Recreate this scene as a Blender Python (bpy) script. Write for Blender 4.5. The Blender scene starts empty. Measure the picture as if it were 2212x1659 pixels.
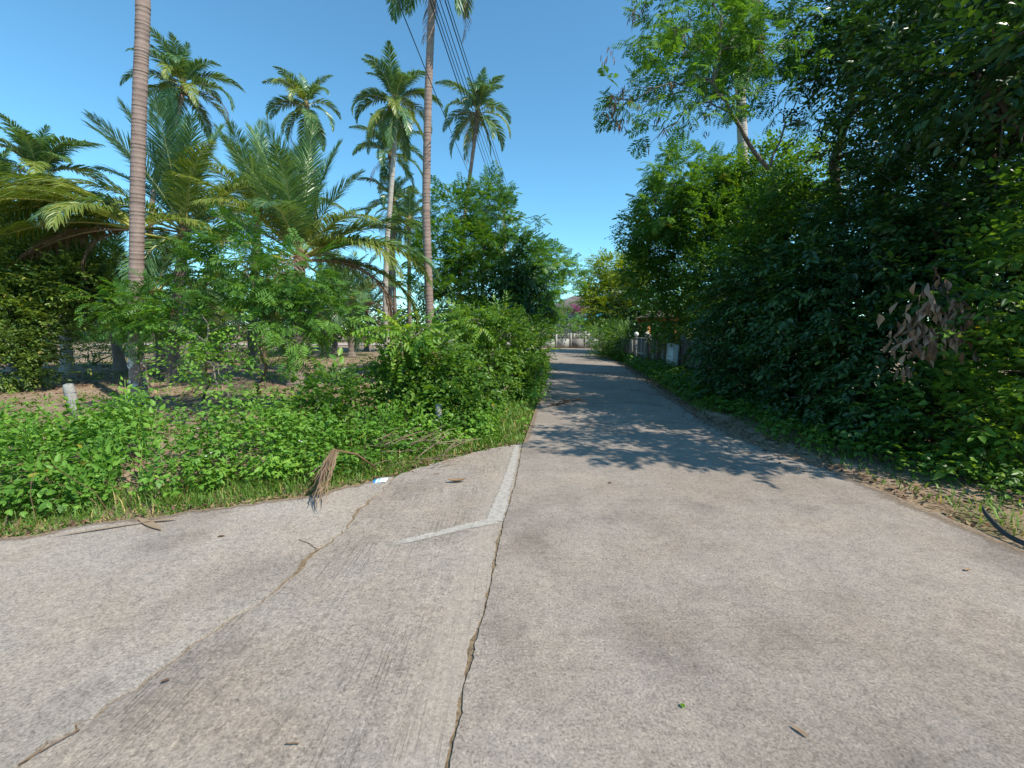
import bpy, math, random
import numpy as np
from mathutils import Vector, Matrix

# ------------------------------------------------------------------ camera, sky, sun, exposure
scene = bpy.context.scene
col = scene.collection
R = math.radians
CAM_H, PITCH, FPX = 1.6, R(7.0), 928.0
cam_d = bpy.data.cameras.new('camera')
cam_d.sensor_width = 36.0
cam_d.lens = 36.0 * FPX / 2212.0
cam_d.clip_start = 0.05
cam_d.clip_end = 6000
cam = bpy.data.objects.new('camera', cam_d)
col.objects.link(cam)
cam.location = (0, 0, CAM_H)
cam.rotation_euler = (R(90) - PITCH, 0, 0)
scene.camera = cam

SUN_EL = R(47)
SUN_H = Vector((0.82, -0.57, 0)).normalized()          # horizontal direction towards the sun
SUN_DIR = SUN_H * math.cos(SUN_EL) + Vector((0, 0, math.sin(SUN_EL)))
world = bpy.data.worlds.new('World')
scene.world = world
world.use_nodes = True
wn, wl = world.node_tree.nodes, world.node_tree.links
bg = wn['Background']
sky = wn.new('ShaderNodeTexSky')
sky.sky_type = 'NISHITA'
sky.sun_disc = False
sky.sun_elevation = SUN_EL
sky.sun_rotation = math.atan2(SUN_H.x, SUN_H.y)
sky.altitude = 0
sky.air_density = 1.0
sky.dust_density = 0.0
sky.ozone_density = 5.0
tint = wn.new('ShaderNodeMix')                           # the clear tropical blue: less red, the same all over the sky
tint.data_type = 'RGBA'
tint.blend_type = 'MULTIPLY'
tint.inputs[0].default_value = 1.0
tint.inputs[7].default_value = (0.75, 1.14, 1.08, 1)
wl.new(sky.outputs[0], tint.inputs[6])
wl.new(tint.outputs[2], bg.inputs[0])
bg.inputs[1].default_value = 0.15
sun_d = bpy.data.lights.new('sun', 'SUN')
sun_d.energy = 4.5
sun_d.angle = R(0.53)
sun_d.color = (1.0, 0.935, 0.81)
sun = bpy.data.objects.new('sun', sun_d)
col.objects.link(sun)
sun.rotation_euler = (-SUN_DIR).to_track_quat('-Z', 'Y').to_euler()
scene.view_settings.view_transform = 'Standard'
scene.view_settings.look = 'None'
scene.view_settings.gamma = 1.0
scene.view_settings.exposure = 0.5
scene.render.engine = 'CYCLES'
scene.cycles.max_bounces = 7
scene.cycles.diffuse_bounces = 4
scene.cycles.glossy_bounces = 2
scene.cycles.transmission_bounces = 4
scene.cycles.transparent_max_bounces = 4
scene.cycles.use_denoising = True

rng = np.random.default_rng(11)
random.seed(5)


def ray(u, v):
    x, zc = (u - 1106) / FPX, (830 - v) / FPX
    return np.array((x, math.cos(PITCH) + zc * math.sin(PITCH), -math.sin(PITCH) + zc * math.cos(PITCH)))


def G(u, v, z=0.0):
    d = ray(u, v)
    t = (z - CAM_H) / d[2]
    return np.array((d[0] * t, d[1] * t, z))


def P(u, v, Y):
    d = ray(u, v)
    t = Y / d[1]
    return np.array((d[0] * t, Y, CAM_H + d[2] * t))


# ------------------------------------------------------------------ mesh builder
def unit(a):
    a = np.asarray(a, float)
    return a / np.maximum(np.linalg.norm(a, axis=-1, keepdims=True), 1e-9)


class MB:
    def __init__(self):
        self.v, self.f, self.r, self.m, self.n = [], [], [], [], 0

    def add(self, V, F, rnd=0.5, mat=0):
        V = np.asarray(V, float).reshape(-1, 3)
        F = np.asarray(F, int)
        self.v.append(V)
        self.f.append(F + self.n)
        self.m.append(np.full(len(F), mat, int))
        self.r.append(np.full(len(V), rnd, float) if np.isscalar(rnd) else np.asarray(rnd, float))
        self.n += len(V)

    def box(self, c, s, rotz=0.0, rnd=0.5, mat=0, tilt=None):
        c, s = np.asarray(c, float), np.asarray(s, float) / 2
        V = np.array([(x, y, z) for x in (-1, 1) for y in (-1, 1) for z in (-1, 1)], float) * s
        if tilt is not None:
            V = V @ np.array(Matrix.Rotation(tilt[0], 3, tilt[1])).T
        cr, sr = math.cos(rotz), math.sin(rotz)
        V = V @ np.array(((cr, -sr, 0), (sr, cr, 0), (0, 0, 1))).T + c
        F = [(0, 1, 3, 2), (4, 6, 7, 5), (0, 4, 5, 1), (2, 3, 7, 6), (0, 2, 6, 4), (1, 5, 7, 3)]
        self.add(V, F, rnd, mat)

    def tube(self, path, rad, sides=6, rnd=0.5, mat=0, cap=True):
        path = np.asarray(path, float)
        n = len(path)
        rad = np.full(n, rad, float) if np.isscalar(rad) else np.asarray(rad, float)
        t = unit(np.gradient(path, axis=0))
        ref = np.array((0.13, 0.97, 0.2)) if abs(t[:, 2]).mean() > 0.7 else np.array((0, 0, 1.0))
        a = unit(np.cross(t, ref))
        b = np.cross(t, a)
        ang = np.linspace(0, 2 * math.pi, sides, endpoint=False)
        V = path[:, None] + rad[:, None, None] * (np.cos(ang)[None, :, None] * a[:, None] + np.sin(ang)[None, :, None] * b[:, None])
        i, j = np.meshgrid(np.arange(n - 1), np.arange(sides), indexing='ij')
        j2 = (j + 1) % sides
        F = np.stack((i * sides + j, i * sides + j2, (i + 1) * sides + j2, (i + 1) * sides + j), -1).reshape(-1, 4)
        r = rnd if np.isscalar(rnd) else np.repeat(np.asarray(rnd), sides)
        base = self.n
        self.add(V.reshape(-1, 3), F, r, mat)
        if cap and sides >= 3:
            top = base + (n - 1) * sides
            if sides == 4:
                self.f.append(np.array([[top, top + 1, top + 2, top + 3]])); self.m.append(np.array([mat]))
                self.f.append(np.array([[base + 3, base + 2, base + 1, base]])); self.m.append(np.array([mat]))
            else:
                self.f.append(np.array([[top, top + k, top + k + 1] for k in range(1, sides - 1)])); self.m.append(np.full(sides - 2, mat))
                self.f.append(np.array([[base, base + k + 1, base + k] for k in range(1, sides - 1)])); self.m.append(np.full(sides - 2, mat))

    def mesh(self, name, mats, smooth=False):
        me = bpy.data.meshes.new(name)
        V = np.concatenate(self.v)
        me.vertices.add(len(V))
        me.vertices.foreach_set('co', V.astype(np.float32).ravel())
        loops = np.concatenate([f.ravel() for f in self.f]).astype(np.int32)
        tot = np.concatenate([np.full(len(f), f.shape[1]) for f in self.f])
        start = np.concatenate(([0], np.cumsum(tot)[:-1])).astype(np.int32)
        me.loops.add(len(loops))
        me.loops.foreach_set('vertex_index', loops)
        me.polygons.add(len(tot))
        me.polygons.foreach_set('loop_start', start)
        me.polygons.foreach_set('material_index', np.concatenate(self.m).astype(np.int32))
        if smooth:
            me.polygons.foreach_set('use_smooth', np.ones(len(tot), bool))
        for m in (mats if isinstance(mats, (list, tuple)) else [mats]):
            me.materials.append(m)
        at = me.attributes.new('rnd', 'FLOAT', 'POINT')
        at.data.foreach_set('value', np.concatenate(self.r).astype(np.float32))
        me.update(calc_edges=True)
        me.validate()
        return me

    def build(self, name, mats, parent=None, smooth=False):
        return link(name, self.mesh(name, mats, smooth), parent)


def link(name, me, parent=None, loc=None):
    o = bpy.data.objects.new(name, me)
    col.objects.link(o)
    if parent is not None:
        o.parent = parent
        o.matrix_parent_inverse = Matrix.Translation(-parent.location) if parent.rotation_euler.z == 0 else Matrix.Identity(4)
    if loc is not None:
        o.location = loc
    return o


def tag(o, label, cat, group=None):
    o['label'] = label
    o['category'] = cat
    if group:
        o['group'] = group
    return o


def thing(name, label, cat, loc=(0, 0, 0), group=None):
    o = bpy.data.objects.new(name, None)
    o.empty_display_size = 0.2
    col.objects.link(o)
    o.location = [float(c) for c in loc]
    return tag(o, label, cat, group)


def setting(o, kind='structure'):
    o['kind'] = kind
    return o


# ------------------------------------------------------------------ materials
def base_mat(name):
    m = bpy.data.materials.new(name)
    m.use_nodes = True
    nt = m.node_tree
    return m, nt.nodes, nt.links, nt.nodes['Principled BSDF']


def ramp_node(n, stops):
    r = n.new('ShaderNodeValToRGB')
    e = r.color_ramp.elements
    while len(e) < len(stops):
        e.new(0.5)
    for k, (p, c) in enumerate(stops):
        e[k].position = p
        e[k].color = (c[0], c[1], c[2], 1) if not np.isscalar(c) else (c, c, c, 1)
    return r


def noise_node(n, l, src, scale, detail=3, rough=0.55):
    t = n.new('ShaderNodeTexNoise')
    t.inputs['Scale'].default_value = scale
    t.inputs['Detail'].default_value = detail
    t.inputs['Roughness'].default_value = rough
    l.new(src, t.inputs['Vector'])
    return t.outputs['Fac']


def mul_color(n, l, a, b, fac=1.0, mode='MULTIPLY'):
    m = n.new('ShaderNodeMix')
    m.data_type = 'RGBA'
    m.blend_type = mode
    if np.isscalar(fac):
        m.inputs[0].default_value = fac
    else:
        l.new(fac, m.inputs[0])
    for s, k in ((a, 6), (b, 7)):
        if isinstance(s, tuple):
            m.inputs[k].default_value = (*s, 1)
        else:
            l.new(s, m.inputs[k])
    return m.outputs[2]


def math_node(n, l, op, a, b=None):
    m = n.new('ShaderNodeMath')
    m.operation = op
    for k, s in enumerate((a, b)):
        if s is None:
            continue
        if np.isscalar(s):
            m.inputs[k].default_value = s
        else:
            l.new(s, m.inputs[k])
    return m.outputs[0]


def leaf_mat(name, stops, trans=0.3, tint=(1.7, 1.6, 0.45), rough=0.42, spec=0.45):
    m, n, l, b = base_mat(name)
    a = n.new('ShaderNodeAttribute')
    a.attribute_name = 'rnd'
    r = ramp_node(n, stops)
    l.new(a.outputs['Fac'], r.inputs[0])
    l.new(r.outputs[0], b.inputs['Base Color'])
    b.inputs['Roughness'].default_value = rough
    b.inputs['Specular IOR Level'].default_value = spec
    tr = n.new('ShaderNodeBsdfTranslucent')
    l.new(mul_color(n, l, r.outputs[0], tint), tr.inputs[0])
    mx = n.new('ShaderNodeMixShader')
    mx.inputs[0].default_value = trans
    l.new(b.outputs[0], mx.inputs[1])
    l.new(tr.outputs[0], mx.inputs[2])
    l.new(mx.outputs[0], n['Material Output'].inputs[0])
    return m


def rough_mat(name, c1, c2, scale=6.0, detail=5, rough=0.85, bump=0.3, c3=None, spec=0.3, stretch=None, attr=None):
    """two-tone noisy surface; attr = colour that the point value 'rnd' blends towards"""
    m, n, l, b = base_mat(name)
    tc = n.new('ShaderNodeTexCoord')
    src = tc.outputs['Object']
    if stretch:
        mp = n.new('ShaderNodeMapping')
        mp.inputs['Scale'].default_value = stretch
        l.new(src, mp.inputs[0])
        src = mp.outputs[0]
    f = noise_node(n, l, src, scale, detail, 0.62)
    stops = [(0.3, c1), (0.7, c2)] if c3 is None else [(0.3, c1), (0.52, c2), (0.72, c3)]
    r = ramp_node(n, stops)
    l.new(f, r.inputs[0])
    out = r.outputs[0]
    if attr is not None:
        a = n.new('ShaderNodeAttribute')
        a.attribute_name = 'rnd'
        out = mul_color(n, l, out, attr, a.outputs['Fac'], 'MIX')
    l.new(out, b.inputs['Base Color'])
    b.inputs['Roughness'].default_value = rough
    b.inputs['Specular IOR Level'].default_value = spec
    if bump:
        f2 = noise_node(n, l, src, scale * 5, 4, 0.6)
        bp = n.new('ShaderNodeBump')
        bp.inputs['Strength'].default_value = bump
        bp.inputs['Distance'].default_value = 0.02
        l.new(math_node(n, l, 'ADD', f, f2), bp.inputs['Height'])
        l.new(bp.outputs[0], b.inputs['Normal'])
    return m


def plain_mat(name, c, rough=0.6, spec=0.4):
    return rough_mat(name, tuple(x * 0.9 for x in c), tuple(min(1, x * 1.06) for x in c), 9, 3, rough, 0.05, spec=spec)


def concrete_mat(name, dark, light, line_axis='Y', line_amt=0.5, warm=0.3, seed=0.0, dust=None, line_cover=(0.46, 0.62)):
    """weathered concrete; dust = (x at y=0, slope, width): soil dust lying along a joint"""
    m, n, l, b = base_mat(name)
    tc = n.new('ShaderNodeTexCoord')
    mp = n.new('ShaderNodeMapping')
    mp.inputs['Location'].default_value = (seed, seed * 1.7, 0)
    l.new(tc.outputs['Object'], mp.inputs[0])
    src = mp.outputs[0]
    big = noise_node(n, l, src, 0.55, 4, 0.6)
    mid = noise_node(n, l, src, 3.2, 6, 0.7)
    blot = noise_node(n, l, src, 17, 6, 0.75)
    fine = noise_node(n, l, src, 80, 5, 0.8)
    c = ramp_node(n, [(0.30, dark), (0.70, light)])
    l.new(math_node(n, l, 'ADD', math_node(n, l, 'MULTIPLY', big, 0.5), math_node(n, l, 'MULTIPLY', mid, 0.5)), c.inputs[0])
    out = c.outputs[0]
    r = ramp_node(n, [(0.34, (0.76, 0.75, 0.76)), (0.50, (1.0, 1.0, 1.0)), (0.66, (1.10, 1.09, 1.06))])
    l.new(blot, r.inputs[0])
    out = mul_color(n, l, out, r.outputs[0])
    r = ramp_node(n, [(0.38, 0.62), (0.5, 1.0), (0.62, 1.22)])
    l.new(fine, r.inputs[0])
    out = mul_color(n, l, out, r.outputs[0])
    # aggregate: scattered pale and dark grains
    vo = n.new('ShaderNodeTexVoronoi')
    vo.inputs['Scale'].default_value = 105
    l.new(src, vo.inputs['Vector'])
    r = ramp_node(n, [(0.0, (0.55, 0.53, 0.52)), (0.22, (0.95, 0.95, 0.95)), (0.8, (1.0, 1.0, 1.0)), (1.0, (1.35, 1.33, 1.3))])
    sep = n.new('ShaderNodeSeparateColor')
    l.new(vo.outputs['Color'], sep.inputs[0])
    l.new(sep.outputs[0], r.inputs[0])
    out = mul_color(n, l, out, r.outputs[0], 0.6)
    # warm soil dust in patches, and grey-lilac cement between them
    ws = noise_node(n, l, src, 1.3, 5, 0.65)
    r = ramp_node(n, [(0.42, 0.0), (0.62, 1.0)])
    l.new(ws, r.inputs[0])
    out = mul_color(n, l, out, (1.10, 0.97, 0.80), math_node(n, l, 'MULTIPLY', r.outputs[0], warm * 2))
    st = noise_node(n, l, src, 0.85, 3, 0.55)
    r = ramp_node(n, [(0.54, (1.0, 1.0, 1.0)), (0.68, (0.80, 0.79, 0.79)), (0.80, (0.70, 0.69, 0.70))])
    l.new(st, r.inputs[0])
    out = mul_color(n, l, out, r.outputs[0])
    # broom marks: long thin grooves along one axis, in patches
    sm = n.new('ShaderNodeMapping')
    sm.inputs['Scale'].default_value = (95, 1.6, 1) if line_axis == 'Y' else (1.6, 95, 1)
    l.new(src, sm.inputs[0])
    ln = noise_node(n, l, sm.outputs[0], 1.0, 3, 0.6)
    r = ramp_node(n, [(0.34, 0.52), (0.43, 0.86), (0.5, 1.0)])
    l.new(ln, r.inputs[0])
    mk = noise_node(n, l, src, 1.7, 5, 0.65)
    r2 = ramp_node(n, [(line_cover[0], 0.0), (line_cover[1], 1.0)])
    l.new(mk, r2.inputs[0])
    lf = math_node(n, l, 'MULTIPLY', r2.outputs[0], line_amt)
    out = mul_color(n, l, out, r.outputs[0], lf)
    if dust:
        sp = n.new('ShaderNodeSeparateXYZ')
        l.new(tc.outputs['Object'], sp.inputs[0])
        d = math_node(n, l, 'SUBTRACT', sp.outputs[0], math_node(n, l, 'ADD', math_node(n, l, 'MULTIPLY', sp.outputs[1], dust[1]), dust[0]))
        d = math_node(n, l, 'ADD', math_node(n, l, 'ABSOLUTE', d), math_node(n, l, 'MULTIPLY', math_node(n, l, 'SUBTRACT', mid, 0.5), dust[2] * 1.6))
        rd = ramp_node(n, [(0.0, 1.0), (dust[2] * 0.45, 0.8), (dust[2], 0.0)])
        l.new(d, rd.inputs[0])
        out = mul_color(n, l, out, (0.42, 0.36, 0.295), math_node(n, l, 'MULTIPLY', math_node(n, l, 'MULTIPLY', rd.outputs[0], 0.5), math_node(n, l, 'ADD', blot, 0.12)), 'MIX')
    l.new(out, b.inputs['Base Color'])
    b.inputs['Roughness'].default_value = 0.92
    b.inputs['Specular IOR Level'].default_value = 0.2
    bp = n.new('ShaderNodeBump')
    bp.inputs['Strength'].default_value = 0.6
    bp.inputs['Distance'].default_value = 0.006
    h = math_node(n, l, 'ADD', fine, math_node(n, l, 'MULTIPLY', r.outputs[0], lf))
    l.new(h, bp.inputs['Height'])
    l.new(bp.outputs[0], b.inputs['Normal'])
    return m


M = {}
M['concrete_main'] = concrete_mat('concrete_main', (0.216, 0.183, 0.157), (0.380, 0.326, 0.281), 'X', 0.5, 0.12, 3.1, None, (0.50, 0.66))
M['concrete_mid'] = concrete_mat('concrete_mid', (0.242, 0.206, 0.177), (0.392, 0.338, 0.292), 'Y', 0.72, 0.16, 8.4, (-0.46, 0.085, 0.19), (0.36, 0.60))
M['concrete_left'] = concrete_mat('concrete_left', (0.280, 0.242, 0.208), (0.410, 0.358, 0.311), 'X', 0.15, 0.14, 15.2)
M['concrete_far'] = concrete_mat('concrete_far', (0.27, 0.232, 0.195), (0.39, 0.338, 0.288), 'X', 0.1, 0.2, 25.2)
M['mortar'] = rough_mat('mortar', (0.33, 0.295, 0.255), (0.52, 0.475, 0.42), 22, 4, 0.9, 0.3)
M['joint_dirt'] = rough_mat('joint_dirt', (0.10, 0.07, 0.045), (0.38, 0.28, 0.17), 60, 4, 0.95, 0.6)
M['bark_grey'] = rough_mat('bark_grey', (0.10, 0.085, 0.07), (0.26, 0.22, 0.18), 9, 5, 0.9, 0.6, stretch=(1, 1, 0.35))
M['bark_dark'] = rough_mat('bark_dark', (0.045, 0.034, 0.026), (0.12, 0.09, 0.065), 9, 5, 0.9, 0.6, stretch=(1, 1, 0.35))
M['bark_red'] = rough_mat('bark_red', (0.06, 0.035, 0.025), (0.17, 0.10, 0.07), 7, 5, 0.9, 0.6, stretch=(1, 1, 0.35))
M['palm_bark'] = rough_mat('palm_bark', (0.175, 0.118, 0.10), (0.29, 0.205, 0.175), 5, 5, 0.9, 0.4, stretch=(1, 1, 0.6), attr=(0.42, 0.33, 0.285))
M['palm_bark_pale'] = rough_mat('palm_bark_pale', (0.27, 0.23, 0.19), (0.46, 0.41, 0.36), 4, 5, 0.9, 0.4, stretch=(1, 1, 0.5), attr=(0.5, 0.45, 0.4))
M['palm_bark_dark'] = rough_mat('palm_bark_dark', (0.09, 0.07, 0.055), (0.20, 0.16, 0.13), 5, 5, 0.9, 0.4, attr=(0.28, 0.23, 0.19))
M['lichen'] = rough_mat('lichen', (0.5, 0.46, 0.42), (0.7, 0.67, 0.62), 14, 4, 0.95, 0.2)
M['fibre'] = rough_mat('fibre', (0.12, 0.08, 0.045), (0.26, 0.18, 0.11), 14, 4, 0.95, 0.5, stretch=(3, 3, 0.5))
G1, G2, G3 = (0.018, 0.045, 0.010), (0.045, 0.10, 0.018), (0.10, 0.17, 0.025)
YEL = (0.30, 0.27, 0.03)
M['leaf_broad'] = leaf_mat('leaf_broad', [(0, (0.050, 0.113, 0.021)), (0.5, (0.099, 0.211, 0.030)), (0.93, (0.187, 0.309, 0.042)), (1, YEL)], 0.36)
M['leaf_dark'] = leaf_mat('leaf_dark', [(0, (0.018, 0.053, 0.016)), (0.6, (0.037, 0.094, 0.022)), (0.95, (0.075, 0.150, 0.027)), (1, (0.250, 0.250, 0.037))], 0.24, rough=0.36, spec=0.55)
M['leaf_feather'] = leaf_mat('leaf_feather', [(0, (0.059, 0.141, 0.029)), (0.5, (0.100, 0.225, 0.041)), (0.95, (0.167, 0.316, 0.051)), (1, (0.367, 0.367, 0.058))], 0.36, rough=0.5, spec=0.3)
M['leaf_weed'] = leaf_mat('leaf_weed', [(0, (0.074, 0.180, 0.025)), (0.5, (0.139, 0.300, 0.039)), (0.93, (0.231, 0.404, 0.054)), (0.97, (0.315, 0.447, 0.064)), (1, YEL)], 0.34, rough=0.5, spec=0.35)
M['leaf_yellow'] = leaf_mat('leaf_yellow', [(0, (0.115, 0.187, 0.018)), (0.5, (0.230, 0.308, 0.028)), (1, (0.368, 0.407, 0.040))], 0.40)
M['leaf_olive'] = leaf_mat('leaf_olive', [(0, (0.051, 0.100, 0.026)), (0.5, (0.122, 0.199, 0.038)), (0.9, (0.225, 0.307, 0.053)), (1, (0.430, 0.360, 0.108))], 0.28, rough=0.38)
M['leaf_lime'] = leaf_mat('leaf_lime', [(0, (0.10, 0.22, 0.025)), (0.6, (0.17, 0.32, 0.035)), (1, (0.34, 0.42, 0.04))], 0.42)
M['grass'] = leaf_mat('grass_blade', [(0, (0.070, 0.140, 0.023)), (0.5, (0.132, 0.250, 0.040)), (0.85, (0.211, 0.312, 0.055)), (1, (0.527, 0.390, 0.156))], 0.34, rough=0.5, spec=0.3)
M['palm_leaf'] = leaf_mat('palm_leaf', [(0, (0.048, 0.115, 0.055)), (0.5, (0.117, 0.223, 0.086)), (0.85, (0.221, 0.324, 0.117)), (1, (0.524, 0.518, 0.235))], 0.26, rough=0.34, spec=0.65)
M['palm_yellow'] = leaf_mat('palm_yellow', [(0, (0.090, 0.150, 0.030)), (0.5, (0.199, 0.258, 0.050)), (0.85, (0.328, 0.338, 0.070)), (1, (0.417, 0.414, 0.110))], 0.28, rough=0.38, spec=0.5)
M['palm_dead'] = leaf_mat('palm_dead', [(0, (0.09, 0.055, 0.035)), (0.5, (0.20, 0.13, 0.085)), (1, (0.34, 0.25, 0.17))], 0.15, (1.3, 1.1, 0.8), 0.7, 0.2)
M['dead_leaf'] = leaf_mat('dead_leaf', [(0, (0.07, 0.04, 0.025)), (0.5, (0.17, 0.095, 0.055)), (1, (0.36, 0.24, 0.14))], 0.12, (1.3, 1.0, 0.7), 0.65, 0.25)
M['dead_big'] = leaf_mat('dead_big', [(0, (0.09, 0.052, 0.032)), (0.5, (0.19, 0.115, 0.075)), (1, (0.34, 0.235, 0.165))], 0.12, (1.3, 1.0, 0.8), 0.55, 0.35)
M['pink'] = leaf_mat('bougainvillea_pink', [(0, (0.30, 0.05, 0.17)), (0.6, (0.50, 0.11, 0.31)), (1, (0.62, 0.24, 0.44))], 0.35, (1.3, 1.0, 1.2), 0.6, 0.2)
M['petal'] = leaf_mat('white_petal', [(0, (0.75, 0.75, 0.70)), (1, (0.82, 0.8, 0.72))], 0.2, (1, 1, 1), 0.6, 0.2)
M['coconut'] = rough_mat('coconut', (0.16, 0.17, 0.03), (0.30, 0.25, 0.06), 6, 3, 0.45, 0.1, spec=0.5)

# ------------------------------------------------------------------ leaves and sprays (templates in metres)
def leaf_tpl(L=0.08, W=0.04, fold=0.25, curl=0.15):
    """folded ovate leaf along +Y, face up (+Z): 6 points, two quads"""
    w = W / 2
    V = np.array([(0, 0, 0), (-w * 0.9, 0.30 * L, fold * w), (-w * 0.75, 0.68 * L, fold * w * 0.7 - curl * 0.25 * L), (0, L, -curl * L),
                  (w * 0.75, 0.68 * L, fold * w * 0.7 - curl * 0.25 * L), (w * 0.9, 0.30 * L, fold * w)])
    F = np.array([(0, 3, 2, 1), (0, 5, 4, 3)])
    return V, F


def frame(d, n):
    """rotation with Y = d, Z close to n; arrays"""
    d = unit(d)
    x = unit(np.cross(d, n))
    z = np.cross(x, d)
    return np.stack((x, d, z), -1)


def place(V, F, pos, rot, sc):
    """many copies of one template; pos (N,3) rot (N,3,3) sc (N,)"""
    N, k = len(pos), len(V)
    W = np.einsum('nij,kj->nki', rot, V) * np.asarray(sc)[:, None, None] + pos[:, None]
    FF = F[None] + (np.arange(N) * k)[:, None, None]
    return W.reshape(-1, 3), FF.reshape(-1, F.shape[1])


def merge(parts):
    V, F, I, n = [], [], [], 0
    for k, (v, f) in enumerate(parts):
        V.append(v); F.append(f + n); I.append(np.full(len(v), k)); n += len(v)
    return np.concatenate(V), np.concatenate(F), np.concatenate(I)


def spray_broad(r, n=9, L=0.085, W=0.042, twig=0.32, droop=0.25):
    parts = []
    for k in range(n):
        s = (k + 0.6) / n
        side = 1 if k % 2 else -1
        az = side * r.uniform(0.6, 1.25) * (1 - 0.6 * s) + r.normal(0, 0.15)
        base = np.array((0.02 * side, s * twig, 0.02 * math.sin(s * 3) - droop * 0.25 * s * s))
        d = np.array((math.sin(az), math.cos(az), r.normal(-droop * 0.7, 0.25)))
        nn = np.array((r.normal(0, 0.35), r.normal(0, 0.35), 1.0))
        sc = r.uniform(0.65, 1.15)
        v, f = leaf_tpl(L * sc, W * sc, r.uniform(0.1, 0.5), r.uniform(0, 0.35))
        parts.append((v @ frame(d, nn).T + base, f))
    v = np.array([(-0.003, 0, 0), (0.003, 0, 0), (0.002, twig, -droop * 0.25 * twig), (-0.002, twig, -droop * 0.25 * twig)])
    parts.append((v, np.array([(0, 1, 2, 3)])))
    return merge(parts)


def spray_feather(r, n=5, L=0.20, pin=0.08, w=0.024, pairs=5, twig=0.30):
    parts = []
    for k in range(n):
        s = (k + 0.5) / n
        side = 1 if k % 2 else -1
        az = side * r.uniform(0.5, 1.2) * (1 - 0.5 * s)
        base = np.array((0, s * twig, 0))
        d = unit(np.array((math.sin(az), math.cos(az), r.normal(0.0, 0.3))))
        fr = frame(d, np.array((r.normal(0, 0.3), r.normal(0, 0.3), 1.0)))
        LL = L * r.uniform(0.8, 1.15)
        vv, ff, nn = [], [], 0
        for q in range(pairs):
            t = 0.2 + 0.8 * (q + 0.5) / pairs
            y = t * LL
            z = -0.30 * LL * t * t
            pl = pin * (0.75 + 0.5 * math.sin(math.pi * t)) * r.uniform(0.85, 1.1)
            for sd in (-1, 1):
                a = r.uniform(0.95, 1.2)
                dx, dy = sd * math.sin(a) * pl, math.cos(a) * pl
                dr = -0.35 * pl - 0.1 * pl * t
                px, py = -dy / pl * w / 2 * sd, dx / pl * w / 2 * sd
                vv += [(0, y, z), (dx * 0.5 + px, y + dy * 0.5 + py, z + dr * 0.25), (dx, y + dy, z + dr), (dx * 0.5 - px, y + dy * 0.5 - py, z + dr * 0.25)]
                ff.append((nn, nn + 1, nn + 2, nn + 3)); nn += 4
        vv += [(-0.002, 0, 0), (0.002, 0, 0), (0.001, LL, -0.3 * LL), (-0.001, LL, -0.3 * LL)]
        ff.append((nn, nn + 1, nn + 2, nn + 3))
        parts.append((np.array(vv) @ fr.T + base, np.array(ff)))
    return merge(parts)


def spray_pinnate(r, n=3, L=0.42, pairs=6, leaf=0.11, w=0.05):
    """compound leaves with large oblong leaflets"""
    parts = []
    for k in range(n):
        az = (k - (n - 1) / 2) * 0.9 + r.normal(0, 0.15)
        fr = frame(np.array((math.sin(az), math.cos(az), r.uniform(-0.1, 0.4))), np.array((0, 0, 1.0)))
        for q in range(pairs):
            t = 0.25 + 0.75 * q / (pairs - 1)
            for sd in (-1, 1):
                d = np.array((sd, 0.5, -0.45 - 0.3 * t))
                v, f = leaf_tpl(leaf * r.uniform(0.8, 1.1), w, 0.2, 0.2)
                v = v @ frame(d, np.array((0, 0.1, 1.0))).T + np.array((0, t * L, -0.35 * L * t * t))
                parts.append((v @ fr.T, f))
        v = np.array([(-0.004, 0, 0), (0.004, 0, 0), (0.003, 0.6 * L, -0.13 * L), (-0.003, 0.6 * L, -0.13 * L)])
        parts.append((v @ fr.T, np.array([(0, 1, 2, 3)])))
    return merge(parts)


def spray_weed(r, n=5, L=0.055, W=0.034):
    parts = []
    for k in range(n):
        az = k * 2.4 + r.normal(0, 0.3)
        h = 0.15 * k / n
        base = np.array((0, h, 0))
        o = np.array((math.sin(az), r.uniform(0.1, 0.6), math.cos(az)))
        st = unit(o) * r.uniform(0.03, 0.07)
        for q in (-0.7, 0, 0.7):
            d = np.array((math.sin(az + q), r.uniform(-0.35, 0.15), math.cos(az + q)))
            sc = r.uniform(0.7, 1.15) * (1.1 if q == 0 else 0.85)
            v, f = leaf_tpl(L * sc, W * sc, r.uniform(0, 0.4), r.uniform(0, 0.3))
            parts.append((v @ frame(d, np.array((r.normal(0, 0.2), 1.0, r.normal(0, 0.2)))).T + base + st, f))
    return merge(parts)


SR = np.random.default_rng(3)
SPR = {
    'broad': [spray_broad(SR) for _ in range(10)],
    'glossy': [spray_broad(SR, 8, 0.12, 0.066, 0.36, 0.35) for _ in range(10)],
    'big': [spray_broad(SR, 8, 0.16, 0.075, 0.42, 0.5) for _ in range(8)],
    'small': [spray_broad(SR, 12, 0.06, 0.034, 0.34, 0.1) for _ in range(10)],
    'vine': [spray_broad(SR, 8, 0.065, 0.05, 0.28, 0.6) for _ in range(10)],
    'feather': [spray_feather(SR) for _ in range(10)],
    'pinnate': [spray_pinnate(SR) for _ in range(6)],
    'weed_fine': [spray_weed(SR, 6, 0.042, 0.017) for _ in range(8)],
    'weed': [spray_weed(SR) for _ in range(10)],
    'inner': [spray_broad(SR, 6, 0.19, 0.11, 0.45, 0.4) for _ in range(8)],
    'far': [spray_broad(SR, 7, 0.26, 0.15, 0.8, 0.3) for _ in range(8)],
}


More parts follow.
